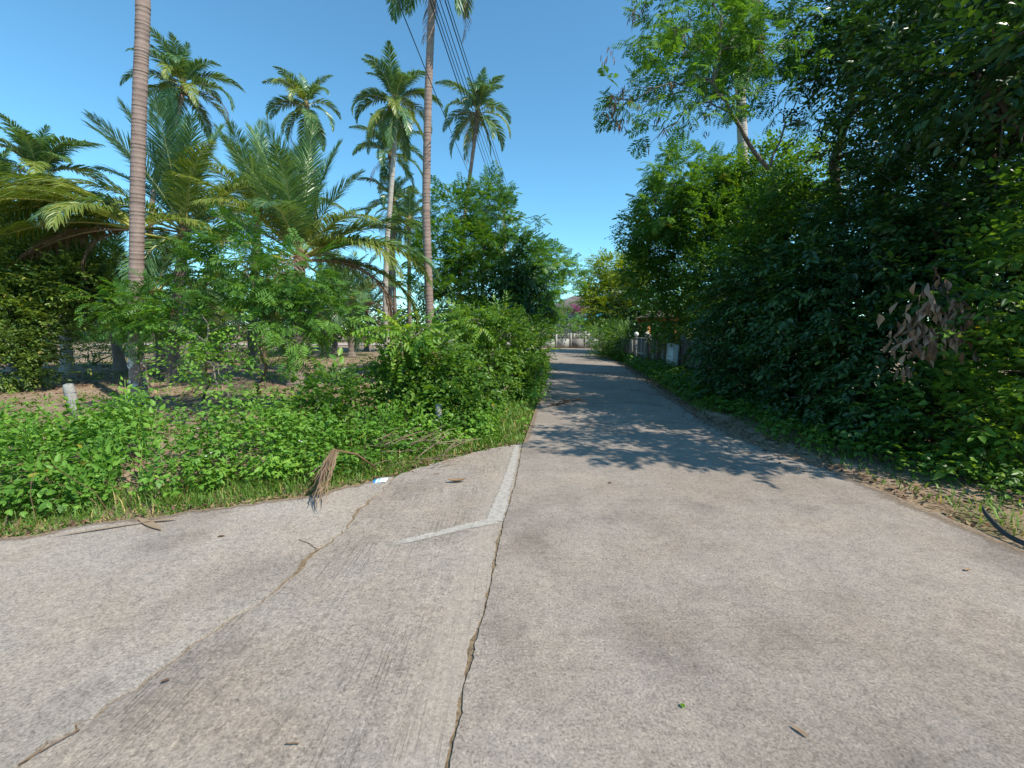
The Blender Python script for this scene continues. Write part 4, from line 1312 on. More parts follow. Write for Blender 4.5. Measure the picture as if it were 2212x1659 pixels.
tree('feathery_tree', 'thin feathery tree leaning over the lane near the garden wall', 'tree', [gbase(1150, 25), P(1155, 680, 25), P(1180, 600, 25)], 0.09,
     [lobe(1165, 575, 25, 34, 100), lobe(1200, 570, 25, 26, 70), lobe(1235, 592, 25, 18, 34), lobe(1176, 620, 24, 28, 70), lobe(1150, 650, 23, 36, 100), lobe(1160, 690, 22, 30, 90)],
     'feather', 'leaf_feather', 'bark_dark', 0.8, 2.0, seed=13, droop=0.15)
tree('garden_shrub', 'green shrub spilling over the garden wall at the lane end', 'shrub', [gbase(1215, 43.2), P(1215, 710, 43.2), P(1215, 700, 43.2)], 0.06,
     [lobe(1195, 700, 43.2, 20, 90), lobe(1222, 698, 43.2, 22, 100), lobe(1250, 705, 43.2, 16, 70), lobe(1180, 715, 43, 16, 60), lobe(1285, 706, 43.2, 15, 60)], 'broad', 'leaf_weed', 'bark_grey', 1.0, 2.4, seed=14)
bg_ = thing('bougainvillea', 'pink bougainvillea in bloom above the garden wall', 'shrub', gbase(1248, 45))
mb = MB(); mb.tube([gbase(1248, 45), P(1250, 700, 45), P(1250, 672, 45)], [0.06, 0.05, 0.03], 6); mb.build('stem', M['bark_dark'], bg_, True)
mb = MB(); foliage(mb, [lobe(1246, 690, 45, 14, 50), lobe(1256, 672, 45, 10, 30)], 'broad', 1, 2.2); mb.build('foliage', M['leaf_dark'], bg_)
mb = MB(); foliage(mb, [lobe(1243, 670, 44.6, 9, 190), lobe(1256, 675, 44.5, 8, 150), lobe(1208, 679, 44.5, 5, 60)], 'small', 1, 1.2); mb.build('blossom', M['pink'], bg_)

# ------------------------------------------------------------------ trees and shrubs, right side
tree('feathery_tree', 'tall feathery tree with brown pods arching out on the right', 'tree', [np.array((7.4, 11.4, -0.05)), P(1672, 380, 11.2), P(1630, 330, 11), P(1590, 262, 10.8), P(1540, 180, 10.8), P(1560, 40, 10.8)], 0.065,
     [lobe(1400, 230, 10.6, 50, 50), lobe(1470, 160, 10.8, 60, 85), lobe(1450, 60, 10.8, 60, 80), lobe(1540, 60, 11, 70, 130), lobe(1560, 140, 10.8, 60, 90), lobe(1640, 60, 11, 70, 130), lobe(1520, 230, 10.8, 45, 45), lobe(1620, 170, 11.2, 55, 70), lobe(1700, 110, 11.4, 60, 90), lobe(1500, -30, 11, 80, 110), lobe(1640, -50, 11.2, 90, 130), lobe(1340, 215, 10.4, 22, 12), lobe(1720, 220, 11.4, 45, 36), lobe(1420, 300, 10.8, 22, 10)],
     'feather', 'leaf_feather', 'bark_grey', 0.36, 1.4, seed=21, pods=60, droop=0.15,
     pod_at=[P(1318, 232, 10.4), P(1330, 250, 10.4), P(1342, 268, 10.4), P(1318, 122, 10.6), P(1370, 30, 10.6), P(1352, 205, 10.4), P(1382, 15, 10.6), P(1480, 60, 10.4)])
tree('feathery_tree', 'lower feathery tree on the right below the arching branch', 'tree', [np.array((8.0, 16.5, -0.05)), P(1560, 600, 16.5), P(1540, 450, 16.5)], 0.09,
     [lobe(1480, 400, 16.2, 55, 120), lobe(1545, 415, 16.4, 50, 120), lobe(1440, 460, 16.2, 50, 110), lobe(1510, 470, 16.0, 60, 150), lobe(1590, 430, 16.0, 50, 120), lobe(1430, 370, 16.5, 26, 24)],
     'feather', 'leaf_feather', 'bark_grey', 0.85, 1.6, seed=22, pods=24, droop=0.1)
tree('broadleaf_tree', 'bushy small leaved tree beside the lane, above the patched fence', 'tree', [np.array((7.2, 18.0, -0.05)), P(1440, 680, 18), P(1420, 600, 18)], 0.10,
     [lobe(1395, 575, 17.8, 44, 170), lobe(1420, 530, 17.6, 55, 230), lobe(1375, 505, 18.5, 36, 120), lobe(1470, 570, 17, 58, 230), lobe(1400, 610, 17.4, 50, 190), lobe(1480, 640, 16.6, 50, 170), lobe(1420, 470, 18, 42, 130), lobe(1440, 690, 17, 34, 90)],
     'small', 'leaf_broad', 'bark_dark', 1.0, 1.6, fill=0.3, seed=23)
tree('tiered_tree', 'yellow green tree with layered branches at the lane end', 'tree', [np.array((8.3, 34.0, -0.05)), P(1340, 700, 34), P(1330, 600, 34)], 0.13,
     [lobe(1285, 612, 34, 30, 150, (1.2, 1.2, 0.5)), lobe(1318, 580, 34, 40, 240, (1.2, 1.2, 0.55)), lobe(1355, 600, 33, 38, 200, (1.2, 1.2, 0.55)), lobe(1296, 645, 33.5, 38, 220, (1.2, 1.2, 0.5)), lobe(1340, 632, 33, 42, 230, (1.2, 1.2, 0.55)), lobe(1325, 672, 32.5, 46, 250, (1.2, 1.2, 0.5)), lobe(1292, 680, 33, 22, 70), lobe(1370, 590, 34, 36, 170)],
     'small', 'leaf_yellow', 'bark_dark', 1.0, 2.3, fill=0.25, seed=24, upness=0.1)
tree('garden_shrub', 'green shrub at the fence corner where the lane bends', 'shrub', [np.array((6.35, 27.5, -0.05)), P(1320, 735, 27), P(1320, 715, 27)], 0.05,
     [lobe(1298, 735, 27, 20, 90), lobe(1325, 725, 26, 24, 110), lobe(1300, 752, 27, 16, 70), lobe(1335, 755, 25, 18, 70), lobe(1285, 725, 29, 14, 40), lobe(1345, 740, 24, 24, 90), lobe(1358, 725, 23, 20, 60), lobe(1310, 775, 25, 14, 60)], 'small', 'leaf_broad', 'bark_dark', 1.0, 1.9, seed=25)
tree('fence_creeper', 'sunlit creeper hanging over the fence top beside the gate', 'creeper', [np.array((6.75, 17.5, -0.05)), P(1450, 740, 17.6), P(1440, 715, 17.6)], 0.03,
     [lobe(1425, 725, 18, 24, 70), lobe(1460, 735, 17, 24, 70), lobe(1500, 745, 16, 24, 70), lobe(1530, 750, 15, 30, 80)], 'vine', 'leaf_olive', 'bark_dark', 1.0, 1.2, seed=26, droop=0.5)
tree('broadleaf_tree', 'small sunlit tree in front of the arching trunk, above the dark wall', 'tree', [np.array((7.3, 10.9, -0.05)), P(1700, 640, 10.8), P(1700, 480, 10.8)], 0.07,
     [lobe(1690, 430, 10.7, 44, 120), lobe(1740, 455, 10.6, 44, 120), lobe(1650, 480, 10.6, 46, 120), lobe(1705, 510, 10.4, 50, 140), lobe(1600, 540, 10.8, 40, 90)], 'broad', 'leaf_broad', 'bark_dark', 1.0, 1.1, fill=0.3, seed=45)
# leafy wall next to the lane: separate trees, vine covered
tree('broadleaf_tree', 'sun topped leafy tree behind the arching branch, right of the lane', 'tree', [np.array((8.6, 15.2, -0.05)), P(1640, 600, 15.2), P(1640, 450, 15.2)], 0.15,
     [lobe(1580, 455, 15.4, 55, 190), lobe(1660, 385, 15.2, 65, 220), lobe(1740, 390, 15.0, 60, 190), lobe(1560, 510, 14.8, 65, 210), lobe(1640, 480, 14.6, 70, 230), lobe(1720, 480, 14.4, 65, 200), lobe(1540, 600, 14.4, 60, 180), lobe(1620, 590, 14.2, 65, 190), lobe(1550, 680, 14.2, 50, 140)],
     'broad', 'leaf_broad', 'bark_dark', 1.0, 1.45, fill=0.3, seed=27)
tree('vine_draped_tree', 'dark leafy tree draped with vines beside the lane, middle of the green wall', 'tree', [np.array((6.6, 9.4, -0.05)), np.array((6.5, 9.3, 1.8)), np.array((6.3, 9.2, 3.2))], 0.14,
     [((6.1, 9.9, 2.7), np.array((1.2, 1.3, 1.0)), 290), ((5.6, 9.0, 2.3), np.array((1.2, 1.2, 1.1)), 320), ((5.6, 10.3, 2.2), np.array((1.2, 1.3, 1.1)), 300), ((5.4, 9.6, 1.2), np.array((1.0, 1.3, 1.0)), 300), ((5.5, 8.4, 1.2), np.array((1.0, 1.0, 1.0)), 260), ((6.6, 8.7, 3.1), np.array((1.1, 1.1, 0.9)), 230), ((5.3, 11.0, 1.1), np.array((0.8, 0.9, 0.9)), 160), ((4.9, 9.2, 0.5), np.array((0.6, 1.2, 0.5)), 130)],
     'glossy', 'leaf_dark', 'bark_dark', 0.9, 0.95, fill=0.45, seed=28, droop=0.45)
tree('vine_draped_tree', 'dark leafy tree draped with vines around the hanging dead leaves', 'tree', [np.array((6.7, 6.8, -0.05)), np.array((6.7, 6.8, 2.0)), np.array((6.4, 6.7, 3.6))], 0.16,
     [((6.1, 7.2, 3.2), np.array((1.2, 1.2, 1.0)), 280), ((5.5, 7.2, 2.2), np.array((1.1, 1.1, 1.0)), 300), ((5.4, 6.3, 1.3), np.array((0.9, 0.9, 0.9)), 260), ((5.4, 7.6, 1.1), np.array((0.9, 1.0, 1.0)), 260), ((6.2, 6.0, 2.6), np.array((1.0, 0.9, 1.0)), 240), ((5.0, 6.9, 0.5), np.array((0.65, 1.1, 0.5)), 150), ((5.1, 5.8, 0.45), np.array((0.55, 0.7, 0.45)), 120)],
     'glossy', 'leaf_dark', 'bark_dark', 0.9, 0.85, fill=0.45, seed=29, droop=0.45)
tree('roadside_bush', 'sunlit glossy bush at the right edge beside the road', 'bush', [np.array((6.2, 4.9, -0.05)), np.array((6.1, 4.9, 0.9)), np.array((6.0, 4.9, 1.7))], 0.06,
     [((5.9, 5.0, 2.1), np.array((0.85, 0.8, 0.8)), 170), ((5.9, 4.7, 1.2), np.array((0.8, 0.75, 0.8)), 190), ((5.35, 5.1, 0.6), np.array((0.6, 0.6, 0.55)), 130), ((6.4, 4.9, 3.0), np.array((0.8, 0.8, 0.7)), 120), ((5.6, 4.5, 0.45), np.array((0.6, 0.5, 0.4)), 90)],
     'glossy', 'leaf_broad', 'bark_dark', 0.9, 0.9, fill=0.35, seed=30)
tree('tall_tree', 'tall dark tree with reddish trunk filling the upper right corner', 'tree', [np.array((8.4, 8.0, -0.05)), np.array((8.3, 7.9, 2.5)), np.array((8.2, 7.8, 5.0)), np.array((8.0, 7.6, 8.5))], 0.22,
     [((7.6, 8.0, 6.2), np.array((1.5, 1.5, 1.2)), 230), ((8.6, 7.4, 5.4), np.array((1.5, 1.4, 1.2)), 220), ((7.6, 7.0, 7.2), np.array((1.4, 1.4, 1.1)), 150), ((8.8, 8.6, 7.2), np.array((1.7, 1.7, 1.4)), 240), ((7.6, 8.8, 7.2), np.array((1.2, 1.3, 1.0)), 140), ((7.6, 6.2, 5.8), np.array((1.1, 1.1, 0.9)), 150), ((9.6, 6.6, 6.6), np.array((1.5, 1.5, 1.4)), 200), ((6.0, 6.2, 6.6), np.array((0.9, 0.9, 0.6)), 90), ((5.6, 4.5, 4.6), np.array((1.0, 0.8, 0.6)), 120), ((5.8, 5.7, 4.7), np.array((0.9, 0.8, 0.6)), 100), ((6.2, 6.6, 5.3), np.array((1.1, 1.1, 0.8)), 130), ((7.3, 5.4, 5.6), np.array((1.0, 1.0, 0.8)), 110), ((5.8, 3.1, 5.4), np.array((1.0, 0.8, 0.5)), 120), ((6.0, 3.3, 3.9), np.array((0.8, 0.6, 0.5)), 90), ((9.4, 8.2, 3.6), np.array((1.2, 1.2, 1.0)), 150)],
     'glossy', 'leaf_dark', 'bark_red', 0.9, 1.1, fill=0.35, seed=31)
tree('tall_tree', 'tall tree with thin leaning trunk left of the reddish one', 'tree', [np.array((8.9, 11.8, -0.05)), P(1800, 350, 11.6), P(1830, 260, 11.4), P(1850, 120, 11.2)], 0.13,
     [lobe(1800, 40, 11, 75, 200), lobe(1870, 110, 10.8, 70, 170), lobe(1780, 120, 11.2, 50, 90), lobe(1890, 210, 10.6, 60, 110), lobe(1930, 320, 10.2, 60, 140), lobe(1960, 420, 9.8, 60, 150), lobe(1860, 400, 10.6, 55, 130), lobe(1900, 20, 10.8, 80, 200), lobe(1760, 260, 11.4, 40, 34), lobe(1820, 320, 11, 36, 40)],
     'broad', 'leaf_dark', 'bark_dark', 1.0, 1.2, fill=0.2, seed=32)
tree('broadleaf_tree', 'mid height leafy tree behind the green wall with gaps of sky', 'tree', [np.array((9.4, 8.9, -0.05)), np.array((9.3, 8.9, 2.4)), np.array((9.1, 8.8, 4.2))], 0.14,
     [((8.4, 9.0, 4.3), np.array((1.2, 1.2, 1.0)), 180), ((7.4, 8.2, 4.3), np.array((1.0, 1.0, 0.8)), 150), ((8.4, 7.6, 3.3), np.array((1.1, 1.0, 1.0)), 180), ((7.6, 9.4, 3.4), np.array((1.2, 1.2, 1.1)), 190), ((9.6, 7.6, 2.4), np.array((1.3, 1.2, 1.2)), 200), ((7.6, 6.6, 2.2), np.array((1.0, 1.0, 1.2)), 190), ((7.8, 5.6, 1.4), np.array((1.2, 1.0, 1.3)), 220), ((9.0, 6.2, 3.8), np.array((1.0, 1.0, 0.9)), 130), ((6.9, 7.4, 3.0), np.array((0.9, 0.9, 0.8)), 150), ((7.4, 8.6, 2.4), np.array((1.0, 1.0, 1.0)), 160), ((7.2, 6.0, 3.2), np.array((0.8, 0.8, 0.7)), 120)],
     'glossy', 'leaf_dark', 'bark_red', 0.9, 1.0, fill=0.45, seed=33)

# trees that close the view behind the fence and the orchard, each its own
bgt = [(1480, 13, 10.5, 24, 'leaf_broad', 'tree behind the fence seen under the small leaved tree'), (1600, 12.5, 13.5, 17, 'leaf_dark', 'dark tree close behind the patched fence boards'),
       (1380, 9.5, 11.5, 31, 'leaf_dark', 'dark tree behind the wooden shelter')]
for k, (u, X, h, Y, lf, lab) in enumerate(bgt):
    c = P(u, 690, Y)
    tree('background_tree', lab, 'tree', [np.array((c[0], Y, -0.05)), np.array((c[0], Y, 1)), c], 0.12,
         [lobe(u - 40, 690, Y, 36, 80), lobe(u + 40, 685, Y, 40, 90), lobe(u, 665, Y, 34, 80), lobe(u, 715, Y, 40, 80), lobe(u + 60, 715, Y, 36, 70), lobe(u - 50, 718, Y, 30, 60)], 'broad', lf, 'bark_dark', 1.2, Y / 9.5, seed=50 + k)
rt = np.random.default_rng(77)
tl = []
for k in range(92):
    X = -95 + k * 1.3 + rt.normal(0, 0.8)
    Y = rt.uniform(64, 78)
    if X > 20:
        Y += 6
    h = rt.uniform(2.2, 4.6)
    tl.append(((X, Y, h * 0.5 + 1), np.array((rt.uniform(2.2, 3.4), 2.5, h * 0.6)), 70))
mb = MB(); foliage(mb, tl, 'far', 0.75, 2.3, rt)
setting(tag(mb.build('far_treeline', M['leaf_dark']), 'low dark belt of trees beyond the orchard', 'trees'), 'stuff')
tl = []
for k in range(30):
    tl.append(((rt.uniform(8.6, 10.5) if k % 2 else rt.uniform(11, 15), 2.5 + k * 1.1, 1.7), np.array((1.5, 1.6, rt.uniform(2.0, 3.0))), 80))
for c_ in ((7.6, 4.4, 0.8), (8.4, 5.2, 1.0), (7.4, 6.4, 0.7), (9.2, 4.2, 1.2), (7.6, 8.0, 0.8), (7.2, 9.6, 0.8), (7.9, 3.3, 0.6), (8.8, 2.3, 0.9), (9.8, 0.8, 1.0), (10.6, 2.6, 1.5), (9.6, -1.0, 1.0)):
    tl.append((c_, np.array((1.0, 1.0, 0.9)), 60))
mb = MB(); foliage(mb, tl, 'far', 1.0, 0.8, rt)
setting(tag(mb.build('undergrowth', M['leaf_dark']), 'dense undergrowth behind the trees and fence on the right', 'undergrowth'), 'stuff')

# ------------------------------------------------------------------ verge plants
def along(poly, n, r):
    seg = np.linalg.norm(np.diff(poly, axis=0), axis=1)
    cum = np.concatenate(([0], np.cumsum(seg)))
    s = r.random(n) * cum[-1]
    p = np.stack([np.interp(s, cum, poly[:, k]) for k in range(2)], -1)
    i = np.clip(np.searchsorted(cum, s) - 1, 0, len(seg) - 1)
    t = unit((poly[1:] - poly[:-1])[i])
    return p, np.stack((-t[:, 1], t[:, 0]), -1)        # left-hand normal


def vnoise(x, y, f):
    return (np.sin(x * f + 1.7 * np.sin(y * f * 0.7)) * np.sin(y * f * 1.1 + 2.1 * np.sin(x * f * 0.6 + 1)) + 1) / 2


r = np.random.default_rng(21)
mb = MB()
ge_near = GRASS_EDGE[(GRASS_EDGE[:, 0] > -9.5)]
p, nn = along(ge_near, 7600, r)
off = 0.46 + 3.0 * r.random(7600) ** 1.2
q = p + nn * off[:, None]
lim = np.interp(q[:, 0], [-9, -4, -2.3, -1.2, 0.1], [3.2, 2.7, 1.9, 1.2, 0.7]) * (0.8 + 0.45 * vnoise(q[:, 0], 0 * q[:, 1], 1.9))
keep = (off < lim) & ~in_poly(q[:, 0], q[:, 1], road_poly) & (r.random(7600) < 0.55 + 0.45 * vnoise(q[:, 0], q[:, 1], 1.9))
q, off = q[keep], off[keep]
patch = vnoise(q[:, 0] + 3, q[:, 1], 2.3)
top = np.clip(0.10 + 0.46 * np.clip((off - 0.35) / 0.8, 0, 1), 0.08, 0.6) * (0.30 + 1.05 * patch) * np.interp(q[:, 0], [-9, -3.4, -2.2, -1, 0.2], [1.15, 1.1, 0.95, 0.7, 0.5])
z = top * r.uniform(0.30, 1.08, len(q)) - 0.05
pos = np.c_[q, z]
n = len(q)
d = unit(np.c_[r.normal(0, 0.45, (n, 2)), np.ones(n)])
tone = np.clip(0.22 + 0.5 * vnoise(q[:, 0], q[:, 1] + 5, 1.3) + r.normal(0, 0.16, n), 0.03, 0.9)
sort = vnoise(q[:, 0] * 1.3 + 7, q[:, 1] + 2, 1.7) + r.normal(0, 0.22, n)
up_ = unit(r.normal(size=(n, 3)))
big_ = (sort > 0.42) & (sort < 0.98)
fin_ = sort <= 0.42
oth_ = sort >= 0.98
sc_ = r.uniform(0.6, 1.35, n)
sprays(mb, 'weed', pos[big_], d[big_], up_[big_], sc_[big_], tone[big_], r)
sprays(mb, 'weed_fine', pos[fin_], d[fin_], up_[fin_], sc_[fin_] * 1.25, tone[fin_], r)
sprays(mb, 'small', pos[oth_], d[oth_], up_[oth_], sc_[oth_] * 1.1, tone[oth_], r)
setting(tag(mb.build('undergrowth', M['leaf_weed']), 'bank of low bright green weeds along the left verge', 'weeds'), 'stuff')
mb = MB()
for k in range(420):                       # dry stems standing in the weeds
    p_, n_ = along(ge_near, 1, r)
    c0 = np.array((*(p_[0] + n_[0] * r.uniform(0.3, 3.0)), -0.05))
    c1 = c0 + np.array((r.normal(0, 0.16), r.normal(0, 0.16), r.uniform(0.2, 0.62)))
    mb.tube(curve(c0, c1, 0.02, 4, 0.05, r), np.array((0.004, 0.0035, 0.003, 0.0015)), 3, r.uniform(0.2, 1.0), cap=False)
setting(tag(mb.build('dry_stems', M['dead_leaf']), 'thin dry brown stems among the weeds on the left', 'weeds'), 'stuff')

# weeds further along the left verge and round bush feet
mb = MB()
p, nn = along(np.vstack((GRASS_EDGE[-3:], LEFT_EDGE[:6])), 2000, r)
off = 0.55 + 1.4 * r.random(2000)
q = p + nn * off[:, None]
q = q[~in_poly(q[:, 0], q[:, 1], road_poly)]
n = len(q)
pos = np.c_[q, r.uniform(0.0, 0.35, n) * (0.4 + 0.6 * vnoise(q[:, 0], q[:, 1], 2.2))]
sprays(mb, 'weed', pos, unit(np.c_[r.normal(0, 0.4, (n, 2)), np.ones(n)]), unit(r.normal(size=(n, 3))), r.uniform(0.8, 1.4, n) * np.interp(q[:, 1], [6, 20], [1, 1.6]), None, r)
setting(tag(mb.build('undergrowth', M['leaf_weed']), 'weeds at the foot of the bushes along the lane', 'weeds'), 'stuff')

# right verge: shaded creeper
mb = MB()
p, nn = along(RIGHT_EDGE[1:11], 3200, r)
off = -(0.35 + 1.5 * r.random(3200) ** 1.1)
q = p + nn * off[:, None]
bare = np.interp(q[:, 1], [2.5, 3.6, 4.6, 7, 10, 14], [2.2, 1.1, 0.55, 0.5, 0.4, 0.3])
k = (-off > bare * (0.6 + 0.7 * vnoise(q[:, 0], q[:, 1], 3.1)))
q = q[k]
n = len(q)
pos = np.c_[q, r.uniform(-0.02, 0.30, n) * (0.25 + 0.75 * vnoise(q[:, 0], q[:, 1], 2.6))]
sprays(mb, 'weed', pos, unit(np.c_[r.normal(0, 0.5, (n, 2)), np.ones(n)]), unit(r.normal(size=(n, 3))), r.uniform(0.8, 1.4, n) * np.interp(q[:, 1], [4, 20], [1, 1.7]), None, r)
setting(tag(mb.build('undergrowth', M['leaf_broad']), 'creeping plants in the shade along the right verge', 'weeds'), 'stuff')


def blades(mb, q, hgt, r, width=0.007, tone=None, z0=-0.045):
    n = len(q)
    a = r.uniform(0, 6.283, n)
    lean = r.uniform(0.25, 1.3, n)
    o = np.c_[np.cos(a), np.sin(a)]
    w = np.c_[-np.sin(a), np.cos(a)] * (width * r.uniform(0.6, 1.3, n))[:, None]
    b = np.c_[q, np.full(n, z0)]
    rows = []
    for t, wf in ((0, 1.0), (0.55, 0.8), (1.0, 0.08)):
        c = b + np.c_[o * (hgt * lean * t ** 1.8)[:, None], hgt * (t - 0.35 * lean * t * t)]
        rows += [c - np.c_[w * wf, np.zeros(n)], c + np.c_[w * wf, np.zeros(n)]]
    V = np.stack(rows, 1)
    F = np.array([(0, 1, 3, 2), (2, 3, 5, 4)])
    FF = (F[None] + (np.arange(n) * 6)[:, None, None]).reshape(-1, 4)
    tone = np.clip(r.normal(0.45, 0.2, n), 0, 0.85) if tone is None else tone
    tone = np.where(r.random(n) < 0.07, 1.0, tone)
    mb.add(V.reshape(-1, 3), FF, np.repeat(tone, 6))


mb = MB()
p, nn = along(ge_near, 26000, r)
off = 0.02 + 1.0 * r.random(26000) ** 1.3
thick = 0.35 + 0.65 * vnoise(p[:, 0], p[:, 1], 4.0)
k = r.random(26000) < thick
q = (p + nn * off[:, None])[k]
off = off[k]
blades(mb, q, (0.03 + 0.15 * np.clip(off / 0.5, 0, 1)) * r.uniform(0.4, 1.35, len(q)) * (0.5 + vnoise(q[:, 0], q[:, 1], 3.3)), r, 0.005)
p, nn = along(np.vstack((GRASS_EDGE[-4:], LEFT_EDGE[:6])), 16000, r)
off = 0.0 + 0.9 * r.random(16000) ** 1.3
q = p + nn * off[:, None]
ok = ~in_poly(q[:, 0], q[:, 1], road_poly)
q, off = q[ok], off[ok]
blades(mb, q, (0.05 + 0.14 * np.clip(off / 0.5, 0, 1)) * r.uniform(0.5, 1.3, len(q)) * np.interp(q[:, 1], [7, 20], [1, 2]), r, 0.009)
p, nn = along(RIGHT_EDGE[6:11], 5000, r)
q = p - nn * (0.25 + 1.2 * r.random((5000, 1)))
blades(mb, q, r.uniform(0.06, 0.22, 5000), r, 0.012)
p, nn = along(RIGHT_EDGE[1:5], 500, r)
q = p - nn * (0.25 + 0.9 * r.random((500, 1)))
blades(mb, q, r.uniform(0.05, 0.16, 500), r, 0.008)
q = np.c_[r.uniform(-22, -1, 22000), r.uniform(8, 34, 22000)]
k = (vnoise(q[:, 0], q[:, 1], 0.55) > 0.62) | (r.random(22000) < 0.05)
q = q[k]
q = q[~in_poly(q[:, 0], q[:, 1], road_poly)]
blades(mb, q, r.uniform(0.04, 0.15, len(q)), r, 0.014)
setting(tag(mb.build('grass', M['grass']), 'short green grass along the road edges and orchard', 'grass'), 'stuff')

# taller clumps of grass standing out of the verge
tg = [(G(165, 1060), 0.42, 'tall grass clump at the left end of the verge'), (G(480, 1055), 0.40, 'tall grass clump in the verge below the nearest palm'), (G(650, 1040), 0.38, 'tall grass clump left of the hanging dry frond'),
      (G(1170, 820), 0.75, 'tall grass clump leaning over the lane beside the bend'), (G(2150, 1050), 0.45, 'long bent grass blades at the right edge of the road')]
for k, (c, h, lab) in enumerate(tg):
    mb = MB()
    n = 60 if k < 3 else 110 if k == 3 else 30
    if k == 3:
        c = c + np.array((-0.25, 0.3, 0))
    blades(mb, c[:2] + (np.array((-0.12, 0.2)) if k < 3 else np.array((0.25, 0.2)) if k == 4 else 0) + r.normal(0, 0.10 if k != 3 else 0.22, (n, 2)), h * r.uniform(0.5, 1.1, n), r, 0.010)
    tag(mb.build('grass_clump', M['grass']), lab, 'grass clump')

# small white wildflowers among the weeds
mb = MB()
for k in range(70):
    u, v = (r.uniform(560, 700), r.uniform(850, 960)) if k < 28 else (r.uniform(250, 690), r.uniform(870, 1000)) if k < 50 else (r.uniform(680, 1000), r.uniform(850, 950))
    c = G(u, v, 0.36)
    for a in np.linspace(0, 6.283, 6)[:5]:
        vv, ff = leaf_tpl(0.013, 0.010, 0, 0)
        mb.add(vv @ frame(np.array((math.cos(a), math.sin(a) - 0.3, 0.5)), np.array((0.1, -0.6, 1.0))).T + c, ff, r.random())
setting(tag(mb.build('wildflowers', M['petal']), 'tiny white wildflowers dotted over the left weeds', 'flowers'), 'stuff')

# leaf litter
def litter(n, q, z, size, mat, label, r):
    mb = MB()
    m = len(q)
    tp = [leaf_tpl(1, 0.42, r.uniform(-0.5, 0.8), r.uniform(-0.3, 0.3)) for _ in range(6)]
    pick = r.integers(0, 6, m)
    d = unit(np.c_[r.normal(size=(m, 2)), r.normal(0, 0.12, m)])
    up = unit(np.c_[r.normal(0, 0.3, (m, 2)), np.ones(m)])
    rot = frame(d, up)
    for k in range(6):
        s = pick == k
        W, FF = place(*tp[k], np.c_[q[s], np.full(s.sum(), z) + r.uniform(0.004, 0.02, s.sum())], rot[s], size * r.uniform(0.5, 1.4, s.sum()))
        mb.add(W, FF, np.repeat(r.random(s.sum()), 6))
    return setting(tag(mb.build('leaf_litter', M[mat]), label, 'dead leaves'), 'stuff')


p, nn = along(RIGHT_EDGE[1:10], 5200, r)
q = p - nn * (r.normal(0.22, 0.32, (5200, 1)))
on = in_poly(q[:, 0], q[:, 1], road_poly)
q1 = q[~on]
litter(0, q1, -0.04, 0.06, 'dead_leaf', 'brown fallen leaves gathered along the shady right kerb', r)
q2 = q[on & (q[:, 1] > 4.6)][::2]
litter(0, q2, 0.002, 0.05, 'dead_leaf', 'scattered fallen leaves on the shaded right edge of the concrete', r)
q = np.c_[r.uniform(-20, -0.5, 9000), r.uniform(6.5, 26, 9000)]
q = q[~in_poly(q[:, 0], q[:, 1], road_poly)]
litter(0, q, -0.03, 0.11, 'dead_leaf', 'dry leaf litter covering the bare orchard soil', r)
p, nn = along(ge_near, 900, r)
litter(0, p + nn * r.normal(0.05, 0.07, (900, 1)), -0.02, 0.05, 'dead_leaf', 'straw and dead leaves along the left edge of the concrete', r)

# ------------------------------------------------------------------ fence posts in the left verge
def fence_post(label, base, top, w, seed):
    rr_ = np.random.default_rng(seed)
    mb = MB()
    pts = [base + (top - base) * t for t in (0, 0.3, 0.6, 0.88, 0.97, 1.0)]
    mb.tube(pts, np.array((1, 1, 1.0, 1.0, 0.85, 0.45)) * w * 0.66, 8)
    V = mb.v[0]
    V += rr_.normal(0, 0.004, V.shape)
    t = thing('concrete_post', label, 'fence post', base)
    mb.build('shaft', M['cement_post'], t)
    for f in (0.45, 0.75):
        m2 = MB()
        c = base + (top - base) * f
        a = np.linspace(0, 6.283, 12)
        m2.tube(np.c_[c[0] + np.cos(a) * (w * 0.70), c[1] + np.sin(a) * (w * 0.70), np.full(12, c[2])], 0.003, 4)
        m2.build('wire_tie', M['metal_dark'], t)
fence_post('leaning grey concrete fence post standing in the weeds far left', P(168, 905, 6.5), P(146, 829, 6.5), 0.105, 1)
fence_post('short grey concrete fence post half hidden under the roadside bush', P(951, 952, 6.45), P(947, 872, 6.48), 0.07, 2)

